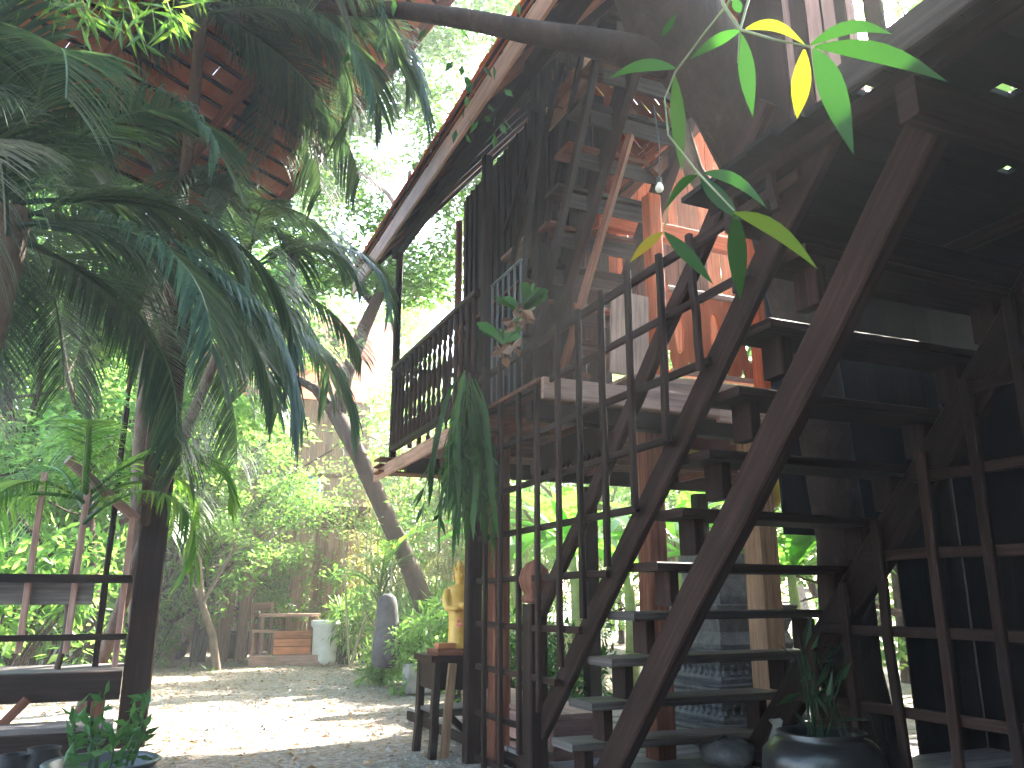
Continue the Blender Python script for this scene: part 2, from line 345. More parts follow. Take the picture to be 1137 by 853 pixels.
# carved valance
va = MB(); y = 5.55; k0 = 0
while y < 7.0:
    b = len(va.v); X = 3.3; zt = 2.66
    prof = [(0, 2.46), (.018, 2.40), (.03, 2.44), (.045, 2.34), (.06, 2.44), (.072, 2.40), (.09, 2.46)]
    for dx in (0, .022):
        for (dy, z) in prof: va.v.append(V((X + dx, y + dy, z)))
        for (dy, z) in prof: va.v.append(V((X + dx, y + dy, zt)))
    for q in range(6):
        va.face([b + q, b + q + 1, b + 8 + q, b + 7 + q], [(0, 1)] * 4); va.face([b + 14 + q + 1, b + 14 + q, b + 21 + q, b + 22 + q], [(0, 1)] * 4)
        va.face([b + q + 1, b + q, b + 14 + q, b + 15 + q], [(0, 1)] * 4)
    y += .09
va.build('carved_valance', W_DARK, house)
# balcony railing
rail = MB(); rail.beam((2.52, 6.5, 3.98), (2.52, 9.32, 3.98), .085, .05); ro = rail.build('balcony_railing', W_BALC, house)
m = MB(); m.beam((2.52, 6.5, 2.98), (2.52, 9.32, 2.98), .07, .06); m.build('bottom_rail', W_DARK, ro)
m = MB(); m.beam((2.56, 9.3, 3.98), (3.28, 9.3, 3.98), .07, .05); m.build('top_rail', W_DARK, ro)
prof = [(.012, 0), (.03, .002), (.03, .16), (.016, .18), (.028, .24), (.016, .30), (.022, .36), (.034, .46), (.024, .58), (.016, .64), (.028, .70), (.016, .76), (.03, .79), (.03, .945), (.012, .947)]
bm_ = MB(); bm_.lathe((0, 0, 0), prof, n=8); bmesh_ = bm_.mesh('baluster', W_BALC, smooth=True)
for i in range(17):
    inst('baluster', bmesh_, ro, V((2.52, 6.6 + i * .165, 3.01)) - house.location)
for i in range(6):
    inst('baluster', bmesh_, ro, V((2.62 + i * .115, 9.3, 3.01)) - house.location)
# thin metal bars by the corner
mr_ = MB(); mr_.beam((2.6, 5.72, 4.0), (2.6, 6.38, 4.0), .025, .025)
for i in range(6): mr_.beam((2.6, 5.74 + i * .125, 2.83), (2.6, 5.74 + i * .125, 3.99), .018, .018)
mr_.build('metal_grille', METAL, house)
# walls
wl = MB(); y = 6.25
while y < 9.2:
    wd = RND.uniform(.15, .22)
    wl.beam((3.36 + RND.uniform(0, .012), y + wd / 2, 3.0), (3.36, y + wd / 2, 6.35), .025, wd - .006, up=(0, 1, 0)); wl.beam((3.335, y, 3.0), (3.335, y, 6.35), .03, .04, up=(0, 1, 0)); y += wd
wl.build('plank_wall', W_DARK, house)
wl = MB(); x = 3.4
while x < 4.3:
    wd = RND.uniform(.14, .2); zt = 7.0 + RND.uniform(-.05, .03)
    wl.beam((x + wd / 2, 7.3 + RND.uniform(0, .015), 3.0), (x + wd / 2, 7.3, zt), wd - RND.uniform(.006, .02), .025, up=(0, 1, 0)); x += wd
wl.build('plank_wall', W_GREYD, house)
wl = MB(); x = 4.02
while x < 5.0:
    wd = RND.uniform(.14, .2); wl.beam((x + wd / 2, 6.42, 4.05), (x + wd / 2, 6.42, 4.78), wd - .008, .025, up=(0, 1, 0)); x += wd
wl.build('plank_wall', W_RED, house)
wl = MB(); x = 4.3
while x < 7.4:
    wd = RND.uniform(.14, .2); wl.beam((x + wd / 2, 8.85 + RND.uniform(0, .015), 4.55), (x + wd / 2, 8.85, 8.2), wd - RND.uniform(.004, .012), .025, up=(0, 1, 0)); x += wd
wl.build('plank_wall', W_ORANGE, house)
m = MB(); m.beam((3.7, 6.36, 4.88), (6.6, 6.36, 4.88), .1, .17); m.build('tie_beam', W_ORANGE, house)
m = MB(); m.beam((3.2, 6.3, 4.72), (3.2, 7.3, 4.72), .25, .04); m.build('ledge', W_PALE, house)
m = MB(); m.beam((3.22, 6.9, 4.35), (3.22, 8.2, 4.35), .2, .04); m.build('ledge', W_RED, house)
m = MB(); m.beam((3.2, 5.5, 5.9), (3.2, 6.5, 5.9), .16, .14); m.build('ledge', W_TAN, house)
# low inner wall panels and railing with round cut-outs, facing the stair
pn = MB(); pn.beam((3.42, 5.42, 3.005), (3.45, 5.42, 3.72), .03, .36, up=(1, 0, 0)); pn.build('panel', W_PALE, house)
def cut_board(x, y, z0, z1, wd):
    """a board with a lens-shaped hole, as a ring of faces with thickness"""
    m = MB(); n = 20; cx, cz = x, (z0 + z1) / 2
    for dy in (0, .02):
        for q in range(n):
            t = 2 * math.pi * q / n; c, s_ = math.cos(t), math.sin(t); k = 1 / max(abs(c), abs(s_))
            m.v.append(V((cx + c * k * wd / 2, y + dy, cz + s_ * k * (z1 - z0) / 2)))
            m.v.append(V((cx + c * wd * .27, y + dy, cz + s_ * (z1 - z0) * .30)))
    for q in range(n):
        a, b = 2 * q, 2 * ((q + 1) % n); o = 2 * n
        m.face([a, b, b + 1, a + 1], [(.1 * q, 3)] * 4); m.face([o + b, o + a, o + a + 1, o + b + 1], [(.1 * q, 3)] * 4); m.face([a + 1, b + 1, o + b + 1, o + a + 1], [(.1, 3)] * 4)
    return m
cr = MB(); cr.beam((3.88, 5.5, 3.86), (5.6, 5.5, 3.86), .07, .05); cro = cr.build('inner_railing', W_PALE, house)
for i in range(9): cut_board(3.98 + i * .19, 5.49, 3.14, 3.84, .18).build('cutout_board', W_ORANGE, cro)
m = MB(); m.beam((3.88, 5.5, 3.11), (5.6, 5.5, 3.11), .07, .05); m.build('bottom_rail', W_PALE, cro)
# roof (steep, open to the right of the ridge)
EX, EZ, SL = 2.06, 5.14, math.radians(50); RL = 3.9; Y0, Y1 = 3.6, 9.75
up_ = V((math.cos(SL), 0, math.sin(SL))); nrm_ = V((-math.sin(SL), 0, math.cos(SL)))
roof = MB(); roof.beam((EX, Y0, EZ + .0), (EX, Y1, EZ + .0), .03, .21, up=(0, 0, 1)); roofo = roof.build('roof_fascia', W_PALE, house)
tl = MB()
for r in range(int(RL / .2)):
    y = Y0 - .1 + (r % 2) * .1
    while y < Y1 + .1:
        a = V((EX - .05, y, EZ + .16)) + up_ * (r * .2) + nrm_ * RND.uniform(0, .008)
        tl.beam(a + nrm_ * .02, a + up_ * .27, .19, .014, up=nrm_, ch=.003); y += .2
tl.build('roof_tiles', TILE, roofo)
bt = MB()
for r in range(int(RL / .2)):
    a = V((EX - .05, 0, EZ + .14)) + up_ * (r * .2 + .04); bt.beam((a.x, Y0, a.z), (a.x, Y1, a.z), .03, .025, up=nrm_)
bt.build('battens', W_STAIR, roofo)
for i in range(11):
    y = Y0 + .05 + i * .6
    m = MB(); a = V((EX + .02, y, EZ + .06)); m.beam(a, a + up_ * RL, .055, .11, up=nrm_); m.build('rafter', W_DARK if i % 3 else W_RED, roofo)
m = MB(); a = V((2.55, 0, EZ + .48)); m.beam((a.x, 4.2, a.z), (a.x, 9.6, a.z), .1, .14); m.build('eave_beam', W_DARK, roofo)
m = MB(); a = V((EX, 0, EZ)) + up_ * (RL - .06) - nrm_ * .1; m.beam((a.x, Y0, a.z), (a.x, Y1, a.z), .09, .16); m.build('ridge_beam', W_DARK, roofo)
# gable boards at the near end, under the rafters
gb = MB(); x = 2.6
while x < 5.6:
    wd = RND.uniform(.1, .17); zt = min(EZ + (x - EX) * math.tan(SL) - .02, 8.0); zb = (5.75 if x < 3.2 else 6.35) + RND.uniform(-.1, .15)
    if zt - zb > .1: gb.beam((x, 6.08 + RND.uniform(0, .02), zb), (x, 6.08, zt), wd - .008, .022, up=(0, 1, 0))
    x += wd + (.02 if RND.random() < .15 else 0)
gb.build('gable_boards', W_GREYD, roofo)
up2 = V((math.cos(SL), 0, -math.sin(SL))); nr2 = V((math.sin(SL), 0, math.cos(SL))); rt2 = MB(); pk = V((EX, 0, EZ + .1)) + up_ * RL
for r in range(7):
    y = Y0 - .1 + (r % 2) * .1
    while y < Y1:
        a = V((pk.x, y, pk.z)) + up2 * (r * .2); rt2.beam(a - nr2 * .02, a + up2 * .25 + nr2 * .0, .19, .014, up=nr2, ch=.003); y += .2
rt2.build('roof_tiles', TILE, roofo)  # short right slope added to cut skylight while sun passes below

IX, IZ, IL = 3.72, 4.98, 3.1
it = MB(); ib = MB()
for r in range(int(IL / .2)):
    y = 5.4 + (r % 2) * .1
    while y < 8.8:
        a = V((IX, y, IZ)) + up_ * (r * .2) + nrm_ * RND.uniform(0, .008); it.beam(a + nrm_ * .02, a + up_ * .27, .19, .014, up=nrm_, ch=.003); y += .2
    a = V((IX, 0, IZ)) + up_ * (r * .2 + .04) - nrm_ * .02; ib.beam((a.x, 5.3, a.z), (a.x, 8.8, a.z), .03, .025, up=nrm_)
iro = it.build('inner_roof', TILE, house); ib.build('battens', W_RED, iro)
for i in range(6):
    m = MB(); a = V((IX, 5.45 + i * .62, IZ)) - nrm_ * .08; m.beam(a, a + up_ * IL, .06, .1, up=nrm_); m.build('rafter', W_RED, iro)

# ladder stair up to the loft
lad = thing('loft_stair', (3.6, 7.2, 3.0), 'steep plank stair rising from the balcony to the loft under the roof', 'stair')
s0, s1 = V((3.3, 7.26, 3.03)), V((3.3, 4.75, 5.88)); dv = (s1 - s0)
m = MB(); m.beam(s0, s1, .09, .24, seg=6, jit=.003); m.build('stringer', W_STAIR, lad)
m = MB(); m.beam(s0 + V((.66, 0, 0)), s1 + V((.66, 0, 0)), .09, .24, seg=6, jit=.003); m.build('stringer', W_STAIR, lad)
for k in range(1, 11):
    c = s0 + dv * (k / 10.6) + V((0, .03, .14)); m = MB(); m.beam((2.96 + RND.uniform(-.02, .02), c.y, c.z), (3.96, c.y, c.z), .27, .045, jit=0); m.build('tread', W_RED if k % 2 else W_GREYD, lad)
    m = MB(); m.beam((3.05, c.y - .1, c.z - .11), (3.93, c.y - .1, c.z - .11), .02, .15); m.build('riser', W_GREYD, lad)
for (a, b, X, ww, mt) in (((566, 300), (624, 70), 2.92, .08, W_STAIR), ((588, 345), (646, 60), 3.02, .06, W_DARK), ((560, 260), (600, 120), 3.0, .05, W_DARK)):
    m = MB(); m.beam(onX(*a, X), onX(*b, X), .04, ww, seg=4, jit=.006); m.build('handrail', mt, lad)

for (a, b, X0, X1, w_, mt, lb) in (((604, 338), (668, 40), 2.75, 3.0, .07, W_STAIR, 'long thin dark timber leaning across the front of the loft stair'), ((580, 322), (604, 96), 2.7, 2.8, .05, W_GREYD, 'short grey timber leaning on the house wall left of the loft stair'), ((648, 330), (700, 150), 2.9, 3.15, .06, W_RED, 'reddish timber leaning against the loft stair stringer')):
    pa, pb = onX(*a, X0), onX(*b, X1); m = MB(); dd = (pb - pa); pa = pa - dd * max(0, (pa.z - 2.83) / dd.z); m.beam(pa, pb, w_, .05, seg=5, jit=.006)
    tag(m.build('leaning_timber', mt), lb, 'timber', 'timbers leaning by the loft stair')

# ------------------------------------------------------------------ main staircase (rises towards the viewer)
stair = thing('staircase', (3.4, 5.0, 0), 'long open dark wooden staircase climbing beside the lattice, seen from behind its treads', 'staircase')
def bline(y): return .77 + (5.02 - y) * .952
X_B = 2.6
m = MB(); m.beam((X_B, 5.75, bline(5.75)), (X_B, 2.35, bline(2.35)), .055, .16, seg=8, jit=.003, ch=.01); m.build('stringer', W_STAIR, stair)
a, b = V((2.8, 4.98, .05)), V((2.8, 1.93, 3.275)); m = MB(); m.beam(a, b, .09, .20, seg=8, jit=.003, ch=.012); m.build('stringer', W_STAIR, stair)
a, b = V((4.05, 5.1, .03)), V((4.05, 2.03, 3.28)); m = MB(); m.beam(a, b, .09, .21, seg=8, jit=.003, ch=.012); m.build('stringer', W_STAIR, stair)
for k in range(-1, 9):
    y = 4.94 - .267 * k; z = .60 + .278 * k
    m = MB(); m.beam((X_B + .031, y - .03, z), (4.14, y - .03 + RND.uniform(-.015, .015), z + RND.uniform(-.01, .01)), .31, .05, seg=3, jit=.002, ch=.008); m.build('tread', W_GREYT if k < 3 else W_STAIR, stair)
    for X in (2.8, 4.05):
        m = MB(); m.beam((X, y - .02, z - .025), (X, y - .02, z - .22), .07, .15, up=(0, 1, 0)); m.build('tread_block', W_STAIR, stair)
ha, hb = V((2.56, 5.33, 1.16)), V((2.56, 2.7, 3.62))
m = MB(); m.beam(ha, hb, .06, .11, seg=8, jit=.004, ch=.012); m.build('handrail', W_STAIR, stair)
m = MB(); m.beam((2.57, 5.45, .02), (2.57, 5.45, 1.22), .14, .15, up=(0, 1, 0), seg=4, jit=.003, ch=.015); nw = m.build('newel_post', W_STAIR, stair)
m = MB(); m.lathe((2.57, 5.45, 1.22), [(.03, 0), (.09, .01), (.10, .04), (.075, .07), (.10, .11), (.12, .17), (.10, .24), (.05, .29), (.01, .31)], n=10); m.build('finial', W_RED, nw, smooth=True)

# ------------------------------------------------------------------ lattice screens
lat = thing('lattice_screen', (2.5, 4.8, 0), 'tall square wooden lattice screen in front of the staircase with lit openings', 'lattice')
post(2.5, 6.5, 0, 3.2, .13, W_DARK, lat, d=.1)
LX = 2.5
for z in (3.12, 2.78, 2.44, 2.08, 1.74, 1.40, 1.06, .73, .39, .06):
    ye = 5.02 - (z - .77) / .952 - .04
    if z > 3: ye = 2.5
    m = MB(); m.beam((LX + .02, 6.46, z), (LX + .02, max(ye, 2.5), z + RND.uniform(-.015, .015)), .028, .06 if z > 3 else .045, seg=6, jit=.003); m.build('rail', W_STAIR, lat)
for i in range(12):
    y = 6.2 - .325 * i + RND.uniform(-.015, .015); zb = max(.02, bline(y) - .06); zt = 3.15 + RND.uniform(-.01, .04)
    if zt - zb < .1: continue
    m = MB(); m.beam((LX - .015, y, zb), (LX - .015 + RND.uniform(-.01, .01), y + RND.uniform(-.03, .03), zt), .035, .042, up=(0, 1, 0), seg=5, jit=.003); m.build('upright', W_STAIR, lat)
lat2 = thing('lattice_fence', (3.96, 3.0, 0), 'rough lattice panel of thick slats fixed under the right side of the staircase', 'lattice')
def dline(y): return .03 + (5.1 - y) * 1.0586
for i in range(9):
    y = 4.26 - .335 * i; zt = dline(y) + .08
    m = MB(); m.beam((3.965, y, 0.0), (3.965 + RND.uniform(-.01, .01), y + RND.uniform(-.03, .03), min(zt, 3.1)), .035, .06, up=(0, 1, 0), seg=5, jit=.004); m.build('upright', W_STAIR, lat2)
for z in (.2, .64, 1.07, 1.5, 1.93, 2.36, 2.8):
    ys_ = 5.1 - (z - .03) / 1.0586 + .04
    m = MB(); m.beam((3.995, ys_, z), (3.995, 1.4, z + RND.uniform(-.02, .02)), .03, .06, seg=5, jit=.004); m.build('rail', W_STAIR, lat2)

# ------------------------------------------------------------------ platform overhead
ov = thing('raised_deck', (4.6, 1.0, 3.2), 'dark plank deck overhead at the head of the stair with slits of daylight', 'deck')
SLITS = []
for (px0, px1, py) in ((946, 990, 102), (1043, 1061, 129), (1063, 1085, 135), (1114, 1150, 88), (986, 1018, 170), (1108, 1128, 186), (1046, 1052, 62), (1135, 1150, 157)):
    qa, qb = onZ(px0, py, 3.3), onZ(px1, py, 3.3); SLITS.append((qa.x, qa.x + (qb - qa).length, qa.y))
bd = MB(); y = -1.6
while y < 3.15:
    wd = RND.uniform(.15, .2); gap = .004
    x0 = 2.42 + RND.uniform(-.04, .04); x = x0
    segs = []
    while x < 7.2:
        L = RND.uniform(1.2, 2.4); segs.append((x, min(x + L, 7.2))); x += L
    for (sa, sb) in segs:
        cut = [(a, b, ys_) for (a, b, ys_) in SLITS if y <= ys_ < y + wd and sa < a and b < sb]
        xs_ = sa
        for (a, b, ys_) in sorted(cut):
            ys_ = min(max(ys_, y + .05), y + wd - .05)
            bd.beam((xs_, y + wd / 2, 3.3), (a, y + wd / 2, 3.3), .03, wd - gap, up=(0, 1, 0), ch=.002)
            bd.beam((a, (y + ys_ - .027) / 2, 3.3), (b, (y + ys_ - .025) / 2, 3.3), .03, ys_ - .027 - y - .002, up=(0, 1, 0), ch=.002)
            bd.beam((a, (y + wd + ys_ + .027) / 2, 3.3), (b, (y + wd + ys_ + .025) / 2, 3.3), .03, y + wd - ys_ - .027 - .002, up=(0, 1, 0), ch=.002); xs_ = b
        bd.beam((xs_, y + wd / 2, 3.3), (sb - .004, y + wd / 2, 3.3), .03, wd - gap, up=(0, 1, 0), ch=.002)
    y += wd
bd.build('deck_boards', W_SHADE, ov)
bk = MB()
for y in (2.97, 1.9, .8, -.3, -1.3): 
    m = MB(); m.beam((2.5, y, 3.12), (7.2, y, 3.12), .09, .17); m.build('floor_beam', W_DARK, ov)
for x in (2.55, 4.15, 5.8, 7.1):
    m = MB(); m.beam((x, -1.6, 3.24), (x, 3.15, 3.24), .06, .08); m.build('joist', W_DARK, ov)
m = MB(); m.beam((2.36, -1.6, 3.27), (2.36, 2.1, 3.27), .03, .14); m.build('edge_board', W_GREYD, ov)
lr = MB(); x = 4.72
while x < 7.5:
    wd = RND.uniform(.16, .22); lr.beam((x + wd / 2, 3.10, 3.37 + RND.uniform(0, .01)), (x + wd / 2, 4.98, 4.56), wd - .003, .025); x += wd
lr.build('added_shade_roof', W_SHADE, ov)  # boards added over the gap to keep skylight off the partition
for x, y in ((5.9, 2.9), (5.9, .4), (2.6, -1.2)):
    post(x, y, 0, 3.03, .16, W_DARK, ov)
# plank wall standing on the deck's left edge (top of the picture)
wb = MB(); k = 0
for pa, wd, mt in ((840, .14, 0), (858, .13, 0), (872, .1, 0), (886, .05, 1), (900, .12, 0), (918, .12, 1), (934, .1, 1), (948, .07, 0), (958, .03, 1), (985, .1, 0)):
    q = onX(pa, 110, 2.75 if pa < 970 else 3.0); wb.m = mt; wb.beam((q.x, q.y, 3.33), (q.x, q.y + .03, 6.2), wd, .03, up=(1, 0, 0)); k += 1
wb.build('wall_boards', [W_DARK, W_PINK], ov)
# dark plank wall on the right, under the deck
wl = MB(); y = -1.5
while y < 4.6:
    wd = RND.uniform(.15, .22); wl.beam((6.15 + RND.uniform(0, .015), y + wd / 2, 0), (6.15, y + wd / 2, 3.2), .025, wd + .02, up=(0, 1, 0)); y += wd
wo = wl.build('plank_wall', W_SHADE)
wl = MB(); x = 4.32
while x < 7.6:
    wd = RND.uniform(.15, .22); wl.beam((x + wd / 2, 4.78 + RND.uniform(0, .015), 1.72 if x < 5.3 else 0), (x + wd / 2, 4.78, 4.5), wd + .02, .025, up=(0, 1, 0)); x += wd
tag(wl.build('board_partition', W_SHADE), 'dark upright board partition behind the upper stair treads on the right', 'wall')
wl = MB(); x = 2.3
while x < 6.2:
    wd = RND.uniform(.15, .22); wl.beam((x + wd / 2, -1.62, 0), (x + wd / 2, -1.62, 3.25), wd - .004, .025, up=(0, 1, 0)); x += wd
tag(wl.build('unseen_partition', W_SHADE), 'unseen dark board partition added below the deck at its back to block skylight', 'wall')  # added out of view so less skylight enters from behind
tag(wo, 'dark plank wall under the deck behind the right lattice panel', 'wall')

# ------------------------------------------------------------------ vegetation builders
def rdir(r=RND):
    z = r.uniform(-1, 1); t = r.uniform(0, 6.283); s = math.sqrt(1 - z * z); return V((s * math.cos(t), s * math.sin(t), z))
def tree_meshes(seed, H, R, nleaf, LL, mat, bark, trunk_r=.16, base=.25, droop=.3, clump=.6, lean=0.0, flat=1.0):
    r = random.Random(seed); tk = MB(); cr = MB(); tips = []
    def branch(p, d, L, rad, lev):
        n = 4; pts = [p]; rads = [rad]; q = p.copy(); dd = d.copy()
        for i in range(n):
            dd = (dd + rdir(r) * .22 + V((0, 0, .06 if lev else .0))).normalized(); q = q + dd * (L / n); pts.append(q); rads.append(rad * (1 - .55 * (i + 1) / n))
        tk.tube(pts, rads, n=6 if lev else 8, cap=False)
        if lev >= 3: tips.extend(pts[2:]); return
        if lev == 2: tips.append(pts[-1])
        for k in range((5, 4, 3)[lev]):
            i = r.randint(2, n) if lev else r.randint(1, n)
            nd = (dd * .35 + rdir(r) * 1.0 + V((0, 0, .25))).normalized(); nd.z *= flat; nd.normalize()
            branch(pts[i], nd, L * r.uniform(.5, .75) * (1.25 if lev == 0 else 1) * R / (H * .45), rads[i] * .6, lev + 1)
    branch(V((0, 0, 0)), V((lean, 0, 1)).normalized(), H * .6, trunk_r, 0)
    for i in range(nleaf):
        t = tips[r.randrange(len(tips))]; o = rdir(r) * clump * r.random() ** .5; o.z *= .6
        p = t + o; d = rdir(r); d.z = d.z * .5 - droop
        L = LL * r.uniform(.6, 1.3)
        cr.leaf(p, d, (r.gauss(0, .5), r.gauss(0, .5), 1), L, L * .42, u=min(1, max(0, r.gauss(.45, .25))))
    return tk.mesh('trunk', bark, smooth=True), cr.mesh('crown', mat)
def plant_tree(name, meshes, loc, label, cat='tree', group=None, rz=0, sc=1.0):
    t = thing(name, loc, label, cat, group, rz)
    t.scale = (sc, sc, sc); inst('trunk', meshes[0], t); inst('crown', meshes[1], t); return t
def bush_mesh(seed, R, H, nleaf, LL, mat, wf=.4, droop=.2):
    r = random.Random(seed); m = MB(); cl = [(V((r.gauss(0, R * .4), r.gauss(0, R * .4), H * r.uniform(.1, .95))), R * r.uniform(.18, .4)) for _ in range(22)]
    for i in range(nleaf):
        c, rr = cl[r.randrange(22)]; o = rdir(r) * rr * r.random() ** .4; p = c + o
        if p.z < .02: p.z = r.uniform(.02, .3)
        d = o.normalized() + rdir(r) * .7; d.z -= droop; L = LL * r.uniform(.6, 1.3)
        m.leaf(p, d, (r.gauss(0, .6), r.gauss(0, .6), 1), L, L * wf, u=min(1, max(0, r.gauss(.45, .25))))
    s = MB()
    for c, rr in cl: s.tube([V((c.x * .2, c.y * .2, 0)), V((c.x * .6, c.y * .6, c.z * .55)), c], [.02, .013, .006], n=5, cap=False)
    return s.mesh('stems', BARK), m.mesh('foliage', mat)
def plant_bush(name, meshes, loc, label, cat='shrub', group=None, rz=0, sc=1.0):
    t = thing(name, loc, label, cat, group, rz); t.scale = (sc, sc, sc) if not hasattr(sc, '__len__') else sc
    inst('stems', meshes[0], t); inst('foliage', meshes[1], t); return t
def frond_mesh(seed, L, elev, droop, nl, ll, lw, mat, hang=.6):
    """a feather palm frond: an arching midrib with narrow drooping leaflets on both sides"""
    r = random.Random(seed); m = MB(); pts = []; n = 16; p = V(); e = elev
    for i in range(n + 1):
        pts.append(p.copy()); e -= droop / n * (0.4 + 1.2 * i / n); p = p + V((math.cos(e), r.gauss(0, .012), math.sin(e))) * (L / n)
    m.tube(pts, [.018 * (1 - .85 * i / n) + .002 for i in range(n + 1)], n=5)
    for k in range(nl):
        t = .14 + .86 * k / nl; f = t * n; i = min(int(f), n - 1); q = pts[i].lerp(pts[i + 1], f - i)
        ax = (pts[i + 1] - pts[i]).normalized()
        lenf = ll * (math.sin(math.pi * min(1, (t - .05) * .95)) ** .6 * .8 + .25) * r.uniform(.85, 1.1)
        for s in (-1, 1):
            if r.random() < .03: continue
            d = (ax * (.55 + .5 * t) + V((0, s, 0)) * .8 + V((0, 0, .12)) + rdir(r) * .07).normalized()
            path = [q]; pp = q.copy(); ns = 4
            for j in range(ns):
                d = (d + V((0, 0, -hang * (j + .6) / ns * r.uniform(.8, 1.2)))).normalized(); pp = pp + d * (lenf / ns); path.append(pp)
            nn = V((0, 0, 1)) if abs(d.z) < .9 else V((0, s, .3))
            m.blade(path, [lw * .6, lw, lw * .95, lw * .6, .001], (ax.x * -.3, 0, 1), fold=.0)
    return m.mesh('frond', mat)
def palm(name, loc, crown, fr, label, group=None, rtrunk=.09, lean=None, fan=None, n=14, sc=1.0, seed=1, bark=None):
    """trunk from loc up to the crown point; fronds all round"""
    r = random.Random(seed); loc = V(loc); crown = V(crown); t = thing(name, loc, label, 'palm', group)
    c = crown - loc; m = MB(); k = 10
    m.tube([loc + c * (i / k) + V((math.sin(i * .9) * .02, math.cos(i * .7) * .02, 0)) for i in range(k + 1)], [rtrunk * (1.25 - .35 * i / k) for i in range(k + 1)], n=10)
    m.build('trunk', bark or BARK_PALM, t, smooth=True)
    for i in range(n):
        a = (fan[0] + (fan[1] - fan[0]) * (i + r.uniform(-.3, .3)) / max(1, n - 1)) if fan else 2.399 * i + r.uniform(-.2, .2)
        inst('frond', fr[i % len(fr)], t, c + V((0, 0, r.uniform(-.25, .12))), (r.gauss(0, .12), r.gauss(0, .12), a), sc * r.uniform(.85, 1.12))
    return t

# ------------------------------------------------------------------ big tree growing through the gap beside the house
bt_ = thing('old_tree', (4.6, 4.55, 0), 'massive brown tree trunk bending overhead with one long bare limb', 'tree')
m = MB(); P = [V((4.62, 4.55, 0)), V((4.55, 4.5, .8)), at(935, 600, 6.2), at(905, 420, 5.75), at(862, 240, 5.2), at(812, 110, 4.75), at(745, 20, 4.5), at(690, -110, 4.6), at(650, -300, 5.0)]
m.tube(P, [.30, .2, .17, .17, .19, .26, .30, .27, .2], n=16); m.build('trunk', BARK_DARK, bt_, smooth=True)
m = MB(); m.tube([at(800, 75, 4.7), at(720, 62, 4.5), at(650, 46, 4.35), at(590, 36, 4.3), at(520, 22, 4.6), at(450, 12, 5.0), at(370, 8, 5.5), at(290, -10, 6.1), at(200, -60, 6.8)], [.16, .115, .09, .075, .068, .062, .055, .05, .04], n=12); m.build('limb', BARK_DARK, bt_, smooth=True)
m = MB(); m.tube([at(862, 235, 5.2), at(800, 232, 5.2), at(770, 190, 5.0), at(750, 120, 4.7)], [.08, .07, .065, .05], n=10); m.build('limb', BARK_PALE, bt_, smooth=True)
m = MB()
for i in range(160):
    q = at(RND.uniform(380, 640), RND.uniform(-40, 60) , RND.uniform(4.6, 6)); 
    if RND.random() < .5: q = at(RND.uniform(500, 560), RND.uniform(60, 160), 5.2)
    if i % 4 == 0: m.leaf(q, (RND.gauss(0, .5), RND.gauss(0, .5), -1), rdir(), RND.uniform(.08, .14), .05)
m.build('leaves', L_DARK, bt_)

# ------------------------------------------------------------------ hanging bamboo twigs in the foreground
bs = thing('bamboo_twig', at(812, -20, 1.5), 'green bamboo twig hanging close overhead with long narrow leaves and yellow edges', 'bamboo')
tw = MB()
def P2(x, y, d): return at(x, y, d)
tw.tube([P2(806, -40, 1.5), P2(803, 5, 1.5), P2(822, 33, 1.5), P2(860, 44, 1.45), P2(900, 52, 1.45)], [x * 1.3 for x in [.004, .003, .0025, .002, .0015]], n=6)
tw.tube([P2(840, -30, 1.55), P2(828, 10, 1.52), P2(822, 33, 1.5), P2(819, 70, 1.5)], [x * 1.3 for x in [.003, .0025, .002, .001]], n=6)
tw.tube([P2(812, 0, 1.5), P2(780, 40, 1.55), P2(750, 80, 1.6), P2(738, 110, 1.6), P2(742, 150, 1.6), P2(775, 192, 1.6), P2(815, 234, 1.55)], [x * 1.3 for x in [.003, .002, .002, .0015, .0015, .0018, .0012]], n=6)
tw.tube([P2(775, 192, 1.6), P2(745, 215, 1.62), P2(737, 258, 1.62)], [x * 1.3 for x in [.0015, .0015, .001]], n=6)
tw.build('stem', plain('bamboo_twig_stem', (.10, .13, .05), (.2, .22, .1)), bs)
for (bx, by, tx, ty, sag, wd, u, d) in ((750, 76, 677, 87, -9, .028, .3, 1.6), (749, 84, 757, 190, 0, .032, .62, 1.6), (822, 34, 766, 66, -4, .026, .4, 1.5), (823, 38, 836, 130, 0, .034, .3, 1.5), (828, 32, 894, 50, -12, .022, .84, 1.47), (893, 55, 885, 132, 4, .036, .86, 1.45),
        (903, 54, 948, 172, -8, .05, .1, 1.43), (900, 50, 990, 38, -14, .024, .12, 1.4), (905, 52, 1052, 91, -12, .034, .05, 1.42), (774, 195, 738, 234, -8, .022, .15, 1.6), (777, 194, 822, 246, 0, .034, .15, 1.6), (782, 192, 852, 232, -12, .026, .3, 1.58),
        (817, 236, 822, 334, 0, .042, .12, 1.55), (815, 236, 908, 299, -12, .030, .8, 1.52), (738, 258, 792, 316, -3, .030, .28, 1.62), (736, 258, 699, 292, -3, .022, .95, 1.63), (822, 14, 814, -4, 0, .02, .3, 1.5), (735, 40, 752, 15, 0, .015, .3, 1.62)):
    m = MB(); pts = []
    r_ = RND.uniform(-.06, .06)
    for i in range(9):
        t = i / 8; pts.append(P2(bx + (tx - bx) * t, by + (ty - by) * t + sag * math.sin(math.pi * t), d + r_ * t))
    ws = [wd * f for f in (.12, .55, .85, 1, .98, .86, .62, .32, .02)]
    e = (pts[4] - EYE).normalized(); m.blade(pts, ws, (e + rdir() * .45), u=u, fold=.12); m.build('leaf', L_BAM, bs, smooth=True)

